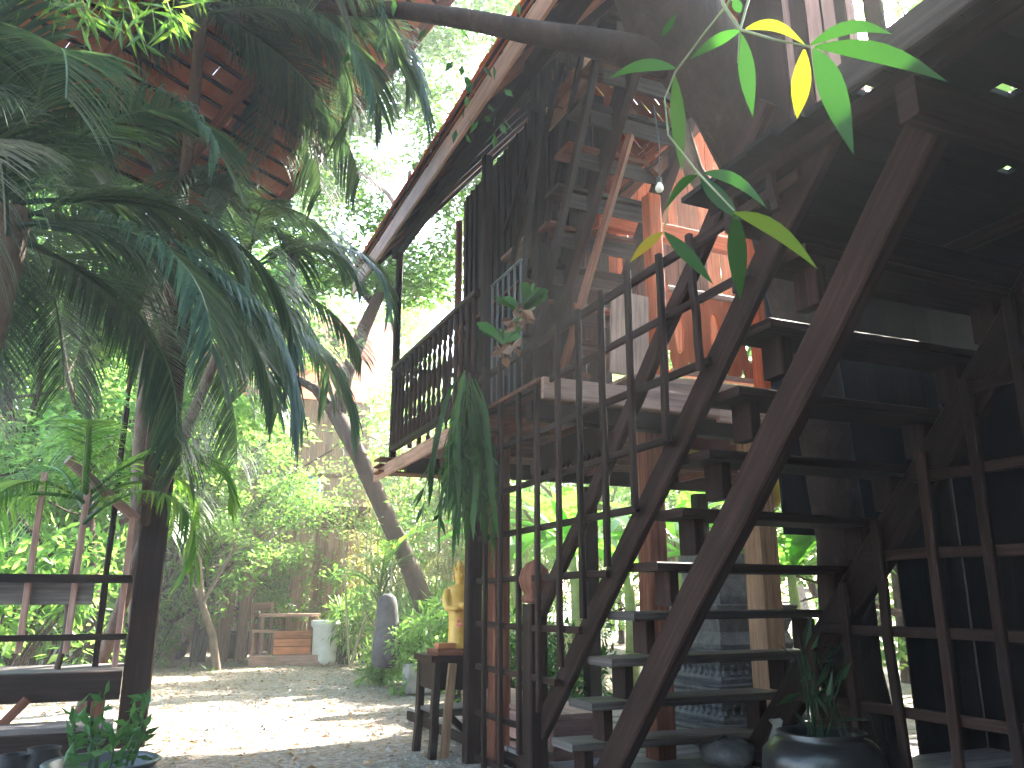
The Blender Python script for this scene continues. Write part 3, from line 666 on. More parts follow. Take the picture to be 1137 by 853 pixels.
# ------------------------------------------------------------------ palms on the left
FR = [frond_mesh(i, 2.4, e, dr, 96, .66, .021, L_PALM, hg) for i, (e, dr, hg) in enumerate(((.9, 2.3, .38), (.45, 2.1, .42), (1.15, 2.6, .36), (.1, 1.5, .45), (.7, 2.6, .4)))]
FRY = [frond_mesh(20 + i, 1.6, e, dr, 40, .42, .024, L_PALMY, .45) for i, (e, dr) in enumerate(((.8, 2.6), (.4, 2.3), (1.1, 2.9)))]
c = at(225, -5, 5.8); b_ = at(138, 800, 9.7); palm('palm_tree', (b_.x, b_.y, 0), c, FR, 'big palm with dense dark drooping fronds filling the upper left', n=32, seed=3, rtrunk=.05, sc=.85, bark=BARK)
c = at(165, 300, 8.8); palm('palm_tree', (.02, 9.4, 0), c, FR, 'dark palm whose fronds hang over the left verandah post', n=26, seed=5, rtrunk=.07, sc=1.05)
c = at(15, 230, 5.2); palm('palm_tree', (c.x - .25, c.y + .3, 0), c, FR, 'thick-trunked palm at the left edge in front of the tiled roof', n=26, seed=9, rtrunk=.1, sc=.82)
c = at(275, 300, 7.6); palm('palm_tree', (-.5, 9.2, 0), c, FR, 'lighter palm with drooping fronds beside the leaning tree branches', n=10, seed=12, rtrunk=.05, sc=.66)
c = at(95, 555, 8.0); palm('palm_tree', (c.x - .05, c.y + .1, 0.69), c, FRY, 'young palm with sunlit yellow green fronds at the left verandah', n=9, seed=14, rtrunk=.02, sc=1.1)

c = at(108, 12, 4.4); sp2 = thing('bamboo_spray', c, 'spray of bright yellow green bamboo leaves hanging at the upper left roof', 'bamboo')
m = MB(); tw2 = MB()
for (px, py) in ((60, -20), (95, 10), (125, -10), (150, 25), (190, 15), (110, -40), (215, -15)):
    q = at(px, py, RND.uniform(4.0, 4.6)); tw2.tube([q + V((-.25, -.1, .45)), q + V((-.08, 0, .2)), q], [.005, .004, .002], n=5)
    for i in range(26):
        d = rdir() + V((.1, 0, -.7)); m.leaf(q + rdir() * .14 * RND.random(), d, rdir(), RND.uniform(.12, .24), .026, fold=.2)
tw2.build('stem', CULM, sp2); m.build('foliage', L_PALMY, sp2)

# ------------------------------------------------------------------ house on the left
lh = thing('verandah_house', (-1.5, 8.4, 0), 'old house at left edge with tiled roof and dark wooden verandah behind palm fronds', 'house')
post(.02, 8.45, 0, 5.2, .24, W_STAIR, lh)
c = at(148, 560, 8.4); post(c.x - .15, c.y - .1, .3, 3.0, .05, W_DARK, lh)
rdirv = V((math.sin(math.radians(55)), math.cos(math.radians(55)), 0)); rup = V((.57 * .8, -.82 * .8, .6)).normalized()
rn = rdirv.cross(rup).normalized(); rn = rn if rn.z > 0 else -rn
E0 = at(200, 225, 8.0); rt = MB(); rb = MB()
for r in range(24):
    for q in range(36):
        a = E0 + rdirv * (.9 - q * .2 - (r % 2) * .1) + rup * (r * .17) + rn * RND.uniform(0, .012)
        rt.beam(a + rn * .02, a + rup * .24, .198, .014, up=rn, ch=.003)
    a = E0 + rup * (r * .17 + .03) - rn * .02; rb.beam(a + rdirv * .95, a - rdirv * 6, .035, .03, up=rn)
ro2 = rt.build('roof_tiles', TILE_OLD, lh); rb.build('battens', W_STAIR, ro2)
for k in range(7):
    m = MB(); a = E0 + rdirv * (.85 - k * 1.1) - rn * .09; m.beam(a - rup * .1, a + rup * 4.0, .06, .12, up=rn); m.build('rafter', W_RED, ro2)
# verandah floor, fascia, rails
for (a, b, w_, h_, mt, nm) in (((-4, 8.25, .66), (-.1, 8.25, .66), .9, .05, W_GREY, 'verandah_floor'), ((-4, 7.79, .57), (-.1, 7.79, .57), .05, .22, W_DARK, 'floor_beam'), ((-4, 7.55, .30), (-.12, 7.55, .30), .34, .05, W_GREY, 'step'), ((-4, 7.37, .20), (-.12, 7.37, .20), .05, .16, W_DARK, 'step_beam'),
        ((-4, 7.85, 1.42), (-.1, 7.85, 1.42), .05, .07, W_STAIR, 'rail'), ((-1.4, 8.0, 1.30), (-.4, 8.0, 1.30), .04, .18, W_GREY, 'rail'), ((-4, 7.85, .95), (-.1, 7.85, .95), .04, .05, W_STAIR, 'rail')):
    m = MB(); m.beam(a, b, w_, h_); m.build(nm, mt, lh)
m = MB(); m.beam(at(75, 510, 7.9), at(152, 577, 8.3), .05, .08); m.build('handrail', W_PINK, lh)
for px, y0, y1 in ((50, 525, 725), (98, 540, 725), (118, 640, 740), (147, 575, 740)):
    m = MB(); a, b = at(px, y0, 8.0), at(px - 6, y1, 8.0); b.x, b.y = a.x, a.y; m.beam(b, a, .05, .05, up=(0, 1, 0)); m.build('rail_post', W_PINK if y0 < 600 else W_DARK, lh)
for x in (-.25, -1.2, -2.4): post(x, 7.75, 0, .46, .1, W_RED, lh)
m = MB(); m.beam((-1.15, 7.7, .02), (-.75, 7.7, .5), .07, .09, up=(0, 1, 0)); m.build('brace', W_RED, lh)
m = MB(); m.beam((-4, 7.72, .06), (-.12, 7.72, .06), .08, .1); m.build('sill_beam', W_PINK, lh)

# pots at the lower left
JAR = plain('blue_grey_glaze', (.035, .05, .055), (.07, .09, .092), rough=.4, scale=3)
DKPOT = plain('dark_clay', (.008, .007, .008), (.02, .017, .017), spec=.12, rough=.6, scale=4)
c = at(113, 850, 6.0)
pj = thing('plant_pot', (c.x, c.y, 0), 'wide blue grey glazed pot with upright dark leafy plant at the left verandah', 'plant pot')
m = MB(); m.lathe((c.x, c.y, 0), [(.2, 0), (.30, .05), (.355, .14), (.34, .22), (.31, .255), (.325, .275), (.34, .285), (.325, .295), (.29, .285), (.28, .22)], n=28); m.build('pot', JAR, pj, smooth=True)
m = MB(); m.lathe((c.x, c.y, .2), [(.285, 0), (.2, .02), (.01, .03)], n=16); m.build('soil', plain('soil', (.03, .022, .016), (.07, .05, .035), rough=.95), pj)
m = MB()
for i in range(14):
    a = RND.uniform(0, 6.28); b = V((c.x + math.cos(a) * .16, c.y + math.sin(a) * .16, .2)); top = b + V((math.cos(a) * .06, math.sin(a) * .06, RND.uniform(.2, .5)))
    m.tube([b, b.lerp(top, .5) + V((.01, 0, 0)), top], [.006, .005, .003], n=5)
    for k in range(9):
        q = b.lerp(top, .25 + .09 * k); m.leaf(q, rdir() + V((0, 0, .7)), rdir(), RND.uniform(.09, .15), .045, fold=.2)
m.build('foliage', L_DARK, pj)
for (px, py, r_, lb) in ((50, 828, .12, 'round dark clay pot standing next to the wide glazed pot'), (18, 836, .11, 'small dark round pot at the bottom left corner'), (72, 822, .07, 'tiny dark pot tucked behind the wide glazed pot')):
    c = at(px, py, 6.4); t = thing('clay_pot', (c.x, c.y, 0), lb, 'pot', 'small dark pots by the left verandah')
    m = MB(); k = r_ / .12; m.lathe((c.x, c.y, 0), [(.07 * k, 0), (.12 * k, .06), (.145 * k, .15 * k), (.13 * k, .24 * k), (.09 * k, .3 * k), (.1 * k, .33 * k), (.085 * k, .33 * k), (.07 * k, .28 * k)], n=20); m.build('body', DKPOT, t, smooth=True)

# ------------------------------------------------------------------ table, statue and things by the lattice post
tb = thing('rustic_table', (2.52, 6.95, 0), 'small dark rustic wooden table beside the lattice post under the golden statue', 'table')
m = MB(); m.beam((2.22, 6.95, .775), (2.82, 6.95, .775), .5, .05, seg=3, jit=.002); m.build('tabletop', W_DARK, tb)
m = MB(); m.beam((2.26, 6.73, .64), (2.78, 6.73, .64), .03, .22); m.build('apron', W_DARK, tb)
m = MB(); m.beam((2.27, 6.75, .64), (2.27, 7.15, .64), .03, .22); m.build('apron', W_DARK, tb)
for (x, y, dx) in ((2.28, 6.73, -.04), (2.76, 6.73, .02), (2.28, 7.16, -.04), (2.76, 7.16, .03)):
    m = MB(); m.beam((x + dx, y - .03, 0), (x, y, .75), .06, .07, up=(0, 1, 0), seg=4, jit=.006); m.build('leg', W_STAIR, tb)
m = MB(); m.beam((2.34, 6.70, 0), (2.40, 6.69, .74), .075, .03, up=(0, 1, 0), seg=4, jit=.004); m.build('leg', W_TAN, tb)
m = MB(); m.beam((2.25, 7.14, .30), (2.72, 7.14, .30), .04, .06); m.build('stretcher', W_GREY, tb)
m = MB(); m.beam((2.36, 6.74, .36), (2.7, 6.74, .05), .05, .08, up=(0, 1, 0)); m.build('brace', W_DARK, tb)
m = MB(); m.beam((2.26, 6.98, .36), (2.74, 6.98, .36), .36, .03); m.build('shelf', W_GREY, tb)
t = thing('wooden_tray', (2.34, 6.86, .80), 'flat orange brown wooden block on the table at the statue feet', 'wooden block')
m = MB(); m.beam((2.27, 6.84, .825), (2.74, 6.84, .825), .3, .05); m.build('base', W_RED, t); m = MB(); m.beam((2.29, 6.8, .875), (2.44, 6.8, .875), .12, .045); m.build('top_block', wood('orange_block', (.35, .11, .04), (.5, .18, .07), (.6, .26, .1)), t)
GOLD = plain('gold_paint', (.52, .29, .05), (.72, .44, .10), rough=.42, scale=9, spec=.5, bump=.1)
sp_ = V((2.505, 6.84, .85)); sta = thing('golden_statue', sp_, 'golden standing robed statue on the rustic table beside the lattice', 'statue')
m = MB(); n = 20
sec = [(.105, .085, 0), (.115, .09, .01), (.10, .08, .06), (.098, .075, .18), (.10, .078, .28), (.105, .08, .34), (.095, .07, .40), (.098, .07, .45), (.118, .075, .50), (.122, .07, .535), (.10, .06, .56), (.045, .042, .575), (.036, .038, .59), (.042, .044, .605), (.052, .055, .63), (.055, .058, .66), (.05, .055, .69), (.056, .058, .70), (.05, .052, .715), (.036, .038, .74), (.03, .03, .75), (.034, .034, .765), (.018, .018, .79), (.004, .004, .81)]
b0 = len(m.v)
for (a, b, z) in sec:
    for q in range(n):
        t_ = 2 * math.pi * q / n; k = 1 + (.05 * math.sin(q * 3.7 + z * 9) if z < .4 else 0); m.v.append(sp_ + V((a * k * math.cos(t_), b * k * math.sin(t_), z)))
for i in range(len(sec) - 1):
    for q in range(n): m.face([b0 + i * n + q, b0 + i * n + (q + 1) % n, b0 + (i + 1) * n + (q + 1) % n, b0 + (i + 1) * n + q])
for s in (-1, 1):
    m.tube([sp_ + V((s * .115, 0, .525)), sp_ + V((s * .145, -.01, .44)), sp_ + V((s * .135, -.03, .36)), sp_ + V((s * .08, -.10, .35)), sp_ + V((s * .02, -.125, .37))], [.036, .034, .03, .025, .022], n=10)
    m.tube([sp_ + V((s * .054, 0, .67)), sp_ + V((s * .06, 0, .64)), sp_ + V((s * .052, 0, .61))], [.008, .012, .008], n=6)
m.tube([sp_ + V((0, -.056, .675)), sp_ + V((0, -.068, .65)), sp_ + V((0, -.056, .642))], [.005, .011, .006], n=6)
m.build('body', GOLD, sta, smooth=True)
m = MB()
for i in range(11):
    a = 2 * math.pi * i / 11; m.leaf(sp_ + V((math.cos(a) * .052, math.sin(a) * .054, .69)), (math.cos(a) * .25, math.sin(a) * .25, 1), (math.cos(a), math.sin(a), 0), .06, .03, fold=.2)
m.build('crown', GOLD, sta)
m = MB(); m.lathe(sp_ + V((0, -.13, .35)), [(.02, 0), (.05, .02), (.055, .05), (.045, .06), (.03, .05)], n=14); m.build('bowl', GOLD, sta, smooth=True)
m = MB(); PINK = leafmat('pink_petal', [(0, (.55, .05, .16)), (1, (.7, .16, .3))], .3, (1, 1, 1))
for i in range(9): m.leaf(sp_ + V((.03, -.15, .42)), rdir() + V((0, -.2, .5)), rdir(), .05, .028)
for i in range(8): m.leaf(sp_ + V((-.03, -.10, .2 + .01 * i)), rdir(), rdir(), .04, .022)
m.build('flowers', PINK, sta)
bn = thing('plank_bench', (3.0, 6.6, 0), 'low pinkish plank box bench behind the lattice under the house', 'bench')
m = MB()
for k in range(3): m.beam((2.84 + k * .17, 5.6, .43), (2.84 + k * .17, 7.45, .43), .165, .035)
m.build('seat', W_PINK, bn)
m = MB(); m.beam((2.775, 5.62, .30), (2.775, 7.44, .30), .025, .2); m.beam((2.775, 5.62, .125), (2.775, 7.44, .125), .025, .1); m.build('front_board', W_PINK, bn)
m = MB(); m.beam((2.79, 7.45, .27), (3.25, 7.45, .27), .025, .28); m.build('end_board', W_PINK, bn)
m = MB(); m.beam((2.79, 5.61, .27), (3.25, 5.61, .27), .025, .28); m.build('end_board', W_PINK, bn)

sta.scale = (.92, .92, .92)
# ------------------------------------------------------------------ staghorn ferns
def staghorn(c, label, nh, Lh, nup, root=True):
    t = thing('staghorn_fern', c, label, 'fern', 'staghorn ferns on the lattice post')
    if root:
        m = MB()
        for i in range(26): m.leaf(V(c) + rdir() * .07, rdir() + V((0, 0, -.3)), rdir(), RND.uniform(.06, .13), .07, fold=.3)
        m.build('root_shield', leafmat('brown_shield_frond', [(0, (.07, .03, .018)), (1, (.20, .10, .055))], .1), t)
    m = MB()
    for i in range(nh):
        a = RND.uniform(0, 6.28); p = V(c) + V((math.cos(a) * RND.uniform(.01, .1), math.sin(a) * RND.uniform(.01, .1), RND.uniform(-.3, .1))); d = V((math.cos(a) * .22, math.sin(a) * .22, -.1)); L = Lh * RND.uniform(.45, 1.05)
        path = [p.copy()]
        for j in range(8): d = (d + V((RND.gauss(0, .1), RND.gauss(0, .1), -.5))).normalized(); p = p + d * L / 8; path.append(p.copy())
        wv = [.012, .03, .045, .05, .06, .055, .06, .04, .004]; m.blade(path, [x * RND.uniform(.7, 1.2) for x in wv], rdir(), fold=.25)
        for k in (4, 5, 6):
            for s in (1, -1): m.leaf(path[k], V((RND.gauss(0, .5), RND.gauss(0, .5), -.9)), rdir(), RND.uniform(.1, .22), .035)
    for i in range(nup):
        a = RND.uniform(0, 6.28); p = V(c); d = V((math.cos(a) * .5, math.sin(a) * .5, .9)); path = [p.copy()]
        for j in range(5): d = (d + V((0, 0, -.18))).normalized(); p = p + d * .055; path.append(p.copy())
        m.blade(path, [.02, .05, .09, .13, .12, .02], rdir() * .4 + V((.3, -.8, .3)), fold=.15)
    return m.build('fronds', L_DARK, t, smooth=True)
staghorn(V((2.27, 6.1, 2.98)), 'long hanging green staghorn fern trailing down beside the lattice post', 46, 1.3, 0, root=False)
staghorn(at(560, 385, 5.75), 'staghorn fern with upright lobed leaf above the lattice top rail', 0, .3, 7)
staghorn(at(578, 350, 5.6), 'small staghorn fern tuft with brown root base beside the grille', 0, .25, 10)

# ------------------------------------------------------------------ bulb, lantern, cloth
c = at(732, 207, 5.6); bl = thing('light_bulb', c, 'unlit clear white light bulb on a black cord under the tiled roof', 'light bulb')
m = MB(); m.lathe(c, [(.004, -.05), (.02, -.045), (.032, -.025), (.03, -.005), (.016, .02), (.014, .03)], n=14); m.build('glass', plain('bulb_white', (.75, .72, .66), (.82, .8, .75), rough=.15), bl, smooth=True)
m = MB(); m.lathe(c, [(.017, .028), (.018, .07), (.008, .08)], n=12); m.tube([c + V((0, 0, .07)), c + V((.02, 0, .35)), c + V((0, .02, .7))], .006, n=6); m.build('socket_cord', plain('black_rubber', (.02, .02, .02), (.04, .04, .04)), bl)
YEL = plain('yellow_paper', (.45, .33, .04), (.6, .46, .08), rough=.6, scale=3, bump=.05)
c = at(846, 548, 7.2); t = thing('yellow_lantern', c, 'round yellow lantern hanging under the house behind the stair treads', 'lantern')
m = MB(); m.lathe(c, [(.03, -.15), (.12, -.12), (.18, -.04), (.19, .03), (.15, .11), (.05, .16)], n=20); m.build('shade', YEL, t, smooth=True)
m = MB(); m.tube([c + V((0, 0, .15)), V((c.x, c.y, 2.62))], .006, n=6); m.build('cord', W_DARK, t)
c = at(775, 500, 7.0); t = thing('yellow_cushion', c, 'maroon hanging cloth with a bright yellow lower border under the house floor', 'cloth')
m = MB()
for dy in (0, .015):
    for i in range(13):
        x = c.x - .32 + i * .055; m.v += [V((x, c.y + dy + .015 * math.sin(i * 1.3), c.z - .045 - .01 * math.sin(i * .9))), V((x, c.y + dy + .01 * math.sin(i * 1.3), c.z + .0)), V((x, c.y + dy, 2.62))]
for k in range(2):
    for i in range(12):
        A = k * 39 + i * 3
        m.m = 1; m.face([A, A + 3, A + 4, A + 1] if not k else [A + 1, A + 4, A + 3, A]); m.m = 0; m.face([A + 1, A + 4, A + 5, A + 2] if not k else [A + 2, A + 5, A + 4, A + 1])
t.name = 'hanging_cloth'; m.build('cloth', [plain('maroon_cloth', (.10, .025, .02), (.16, .045, .035), rough=.9), YEL], t)

# ------------------------------------------------------------------ carved pedestal, jar, bits under the house
STONE = plain('carved_grey', (.055, .055, .062), (.15, .145, .15), rough=.4, scale=14, bump=.9, spec=.6)
c = at(808, 700, 7.6); ped = thing('carved_pedestal', (c.x, c.y, .135), 'tiered dark grey carved pedestal standing under the house behind the treads', 'pedestal')
for (r0, z0, z1) in ((.80, .0, .10), (.70, .10, .17), (.62, .17, .36), (.70, .36, .42), (.76, .42, .47), (.62, .47, .66), (.68, .66, .72), (.54, .72, 1.0), (.6, 1.0, 1.08), (.4, 1.08, 1.5)):
    m = MB(); h = z1 - z0; m.lathe((c.x, c.y, .135 + z0), [(r0 * .97, 0), (r0, h * .15), (r0 * (.97 if h < .12 else .92), h * .5), (r0, h * .85), (r0 * .97, h - .001)], n=4, square=True); m.build('tier', STONE, ped)
for (rr, zz) in ((.59, .265), (.59, .565)):
    m = MB()
    for i in range(11):
        for s in (0, 1):
            u = -rr * .66 + i * rr * .132; q = V((c.x + u, c.y - rr * .70, .135 + zz)) if s == 0 else V((c.x - rr * .70, c.y + u, .135 + zz))
            m.lathe(q, [(.004, -.06), (.03, -.03), (.012, 0), (.03, .035), (.004, .06)], n=6)
    m.build('carving', STONE, ped)
c = at(915, 850, 5.3); big = thing('water_jar', (c.x, c.y, .14), 'big round black glazed jar behind the lattice slats at the lower right', 'jar')
m = MB(); m.lathe((c.x, c.y, .14), [(.18, 0), (.27, .06), (.34, .18), (.33, .28), (.27, .34), (.22, .355), (.25, .38), (.23, .385), (.19, .36), (.18, .28)], n=28); m.build('body', plain('black_glaze', (.010, .009, .010), (.022, .02, .02), rough=.3), big, smooth=True)
m = MB()
for i in range(24):
    a = RND.uniform(0, 6.28); m.leaf(V((c.x + math.cos(a) * .1, c.y + math.sin(a) * .1, .5 + RND.random() * .5)), rdir() + V((0, 0, .4)), rdir(), RND.uniform(.12, .25), .05)
for i in range(8): m.tube([(c.x + RND.gauss(0, .05), c.y + RND.gauss(0, .05), .4), (c.x + RND.gauss(0, .12), c.y + RND.gauss(0, .12), .95)], [.008, .004], n=5)
m.build('plant', leafmat('dim_leaf', [(0, (.008, .02, .010)), (1, (.02, .045, .02))], .1, spec=.15), big)
c = at(872, 808, 6.2); t = thing('white_sack', (c.x, c.y, .14), 'crumpled pale sack leaning on the platform beside the black jar', 'sack')
m = MB(); m.lathe((c.x, c.y, .14), [(.14, 0), (.17, .05), (.15, .16), (.1, .28), (.12, .33), (.03, .35)], n=12, sy=.7)
for v in m.v: v += rdir() * .012
m.build('body', plain('sack_cloth', (.12, .115, .11), (.24, .23, .22), rough=.9), t, smooth=True)
c = at(805, 792, 6.3); t = thing('stone_block', (c.x, c.y, .14), 'rough dark grey stone lump on the floorboards below the pedestal', 'stone')
m = MB(); m.lathe((c.x, c.y, .14), [(.14, 0), (.2, .05), (.18, .12), (.1, .17), (.02, .18)], n=12)
for v in m.v: v += rdir() * .018
m.build('body', STONE, t, smooth=True)

# ------------------------------------------------------------------ leaning tree, hanging bag
ltree = thing('leaning_tree', at(492, 722, 13.6).xy.to_3d(), 'slender leaning brown tree with forked trunk behind the golden statue', 'tree')
m = MB(); A = at(495, 735, 13.6); A.z = -.1
m.tube([A, at(478, 690, 13.6), at(455, 630, 13.6), at(430, 575, 13.6), at(398, 505, 13.6), at(372, 458, 13.6)], [.20, .17, .155, .15, .14, .14], n=12); m.build('trunk', BARK, ltree, smooth=True)
m = MB(); m.tube([at(374, 462, 13.6), at(384, 420, 13.6), at(404, 365, 13.5), at(420, 330, 13.4), at(432, 302, 13.3), at(450, 250, 13.2), at(455, 190, 13)], [.14, .12, .115, .10, .09, .06, .03], n=10); m.build('limb', BARK, ltree, smooth=True)
m = MB(); m.tube([at(415, 338, 13.5), at(398, 318, 13.6), at(376, 298, 13.7), at(352, 288, 13.8)], [.075, .06, .05, .03], n=8); m.build('limb', BARK, ltree, smooth=True)
m = MB(); m.tube([at(374, 462, 13.6), at(350, 432, 13.8), at(325, 418, 14.0), at(300, 380, 14.4)], [.12, .08, .06, .03], n=8); m.build('limb', BARK, ltree, smooth=True)
m = MB(); m.tube([at(455, 250, 13.2), at(430, 215, 13.3), at(405, 195, 13.5), at(370, 180, 13.6)], [.05, .04, .03, .015], n=8); m.build('limb', BARK_PALE, ltree, smooth=True)
m = MB(); rr_ = random.Random(44)
cl = [at(rr_.uniform(290, 580), rr_.uniform(-80, 330), rr_.uniform(12.6, 15.6)) for _ in range(110)]
for i in range(36000):
    c = cl[rr_.randrange(110)]; o = rdir(rr_) * .75 * rr_.random() ** .5; o.z *= .35; d = rdir(rr_); d.z = d.z * .3 - .15; L = rr_.uniform(.10, .19)
    m.leaf(c + o, d, (rr_.gauss(0, .35), rr_.gauss(0, .35), 1), L, L * .42, u=min(1, max(0, rr_.gauss(.45, .25))))
m.build('crown', L_CAN, ltree)
c = at(431, 668, 12.6); bagt = thing('punching_bag', c, 'long grey cylinder bag hanging on a wire from the leaning tree', 'hanging bag')
m = MB(); zb = at(431, 742, 12.6).z; m.lathe((c.x, c.y, zb), [(.08, 0), (.19, .03), (.21, .15), (.2, .45), (.165, .6), (.15, .9), (.12, 1.0), (.05, 1.05)], n=16)
for v in m.v: v += V((math.sin(v.z * 9) * .012, 0, 0))
m.build('body', plain('grey_canvas', (.03, .028, .032), (.075, .072, .078), rough=.9), bagt, smooth=True)
m = MB(); m.tube([V((c.x, c.y, zb + 1.0)), at(438, 600, 13.4)], .008, n=5); m.build('wire', METAL, bagt)

# ------------------------------------------------------------------ far house across the yard
fh = thing('far_house', (3.2, 21.5, 0), 'sunlit reddish wooden house on posts across the yard with blue balusters', 'house')
FD = 19.0
def fp(px, py, dd=FD): return at(px, py, dd)
for px, w_, mt in ((222, .3, W_GREY), (247, .26, W_PALE), (268, .22, W_PINK), (322, .3, W_PINK), (347, .26, W_PALE), (358, .22, W_PINK), (371, .2, W_PALE)):
    q = fp(px, 700); m = MB(); m.beam((q.x, q.y, 0), (q.x + .12, q.y, 3.2), w_, w_, up=(0, 1, 0), seg=4, jit=.012); m.build('post', mt, fh)
a, b = fp(300, 634), fp(408, 634); a.z = b.z = 3.05; m = MB(); m.beam(a, b, .2, .5); m.build('floor_beam', W_RED, fh)
a, b = fp(195, 632, FD + .3), fp(300, 634, FD + .3); a.z = b.z = 3.1; m = MB(); m.beam(a, b, .2, .4); m.build('floor_beam', W_RED, fh)
m = MB(); a, b = fp(195, 600, FD + 1.6), fp(405, 600, FD + 1.6); dd = (b - a); dd.z = 0
n = 24
for i in range(n):
    q = a + dd * ((i + .5) / n); m.beam((q.x, q.y, .1), (q.x, q.y, 6.2), dd.length / n - .004, .04, up=tuple(dd.normalized().cross(V((0, 0, 1)))))
m.build('plank_wall', W_PALE, fh)
BLUE = plain('blue_paint', (.10, .28, .55), (.18, .38, .65), rough=.5)
for px in (309, 316, 341, 348):
    q = fp(px, 620, FD - .1); q.z = 3.32; m = MB(); m.lathe(q, [(.05, 0), (.1, .1), (.05, .25), (.09, .4), (.05, .5), (.08, .62)], n=8); m.build('baluster', BLUE, fh, smooth=True)
a, b = fp(300, 605, FD - .1), fp(405, 605, FD - .1); a.z = b.z = 3.98; m = MB(); m.beam(a, b, .1, .08); m.build('top_rail', W_RED, fh)
m = MB(); a, b = fp(278, 727, FD - 1.2), fp(365, 727, FD - 1.2); a.z = b.z = .1; m.beam(a, b, 1.2, .2); m.build('plinth', W_PINK, fh)
rf = MB()
for r in range(26):
    a, b = fp(170, 560, FD - .8), fp(420, 560, FD - .8); a.z = b.z = 5.6; s_ = V((.35, .9, .9)).normalized() * (r * .17); rf.beam(a + s_, b + s_, .2, .03, up=(0, -.7, .7))
rf.build('roof', TILE_OLD, fh)
q = fp(318, 712, FD - 1.3); t = thing('wooden_table', (q.x, q.y, .2), 'small wooden table with orange box front on the far house plinth', 'table')
m = MB(); m.beam((q.x - .6, q.y, .95), (q.x + .6, q.y, .95), .6, .06); m.build('tabletop', W_PALE, t)
for dx in (-.52, .52):
    for dy in (-.24, .24): m = MB(); m.beam((q.x + dx, q.y + dy, .2), (q.x + dx, q.y + dy, .92), .07, .07, up=(0, 1, 0)); m.build('leg', W_PINK, t)
t = thing('orange_crate', (q.x + .1, q.y - .1, .2), 'orange wooden crate under the far wooden table', 'crate')
m = MB()
for k in range(3): m.beam((q.x - .3, q.y - .33, .28 + k * .15), (q.x + .42, q.y - .33, .28 + k * .15), .03, .14)
m.build('front_slats', wood('orange_plank', (.40, .12, .05), (.6, .22, .1), (.7, .32, .16)), t)
m = MB(); m.beam((q.x - .3, q.y - .1, .42), (q.x + .42, q.y - .1, .42), .42, .4); m.build('body', W_RED, t)
q = fp(290, 715, FD - 1.5); t = thing('wooden_chair', (q.x, q.y, .2), 'pale wooden chair beside the table at the far house', 'chair')
m = MB(); m.beam((q.x - .22, q.y, .65), (q.x + .22, q.y, .65), .44, .05); m.build('seat', W_PALE, t)
for dx in (-.19, .19):
    for dy in (-.19, .19): m = MB(); m.beam((q.x + dx, q.y + dy, .2), (q.x + dx, q.y + dy, .63 if dy < 0 else 1.2), .05, .05, up=(0, 1, 0)); m.build('leg', W_PALE, t)
m = MB(); m.beam((q.x - .2, q.y + .19, 1.12), (q.x + .2, q.y + .19, 1.12), .03, .16); m.build('backrest', W_PALE, t)
WH = plain('white_glow_paint', (.66, .64, .6), (.82, .8, .77), rough=.7)
for px, hh, lb in ((360, .85, 'white cylinder standing in for a bright glow at the right end of the far plinth'),):
    q = fp(px, 725, FD - 1.6); t = thing('white_glow_cylinder', (q.x, q.y, 0), lb, 'bright cylinder'); m = MB(); m.lathe((q.x, q.y, 0), [(.2, 0), (.24, .1), (.25, hh - .15), (.29, hh - .1), (.29, hh), (.2, hh), (.18, hh - .1)], n=18); m.build('body', WH, t, smooth=True)  # cylinder added in place of a patch of white glow
for px, py, r_, lb, mt in ((182, 728, .42, 'wide pinkish clay pot by the shrubs at the left of the yard', W_PINK), (262, 728, .36, 'dark pot with flowers in front of the far house posts', DKPOT), (196, 726, .22, 'small dark pot beside the wide pinkish pot', DKPOT)):
    q = at(px, py, 20); t = thing('garden_pot', (q.x, q.y, 0), lb, 'pot'); k = r_ / .4
    m = MB(); m.lathe((q.x, q.y, 0), [(.25 * k, 0), (.36 * k, .2 * k), (.42 * k, .5 * k), (.46 * k, .56 * k), (.44 * k, .62 * k), (.36 * k, .6 * k), (.34 * k, .5 * k)], n=18); m.build('body', mt if mt is DKPOT else plain('pink_clay', (.30, .18, .15), (.42, .27, .23)), t, smooth=True)
    if r_ != .42:
        m = MB()
        for i in range(70): m.leaf(V((q.x, q.y, .7 * k)) + rdir() * .45 * k + V((0, 0, .3 * k)), rdir(), rdir(), .16, .07)
        m.build('foliage', L_TREE, t)
q = at(466, 735, 12.0); t = thing('concrete_block', (q.x, q.y, 0), 'grey concrete block on the ground beside the foot of the leaning tree', 'block')
m = MB(); m.beam((q.x - .2, q.y, .2), (q.x + .25, q.y, .2), .3, .38, ch=.02); m.build('body', plain('concrete', (.22, .21, .2), (.36, .35, .33), rough=.9), t)

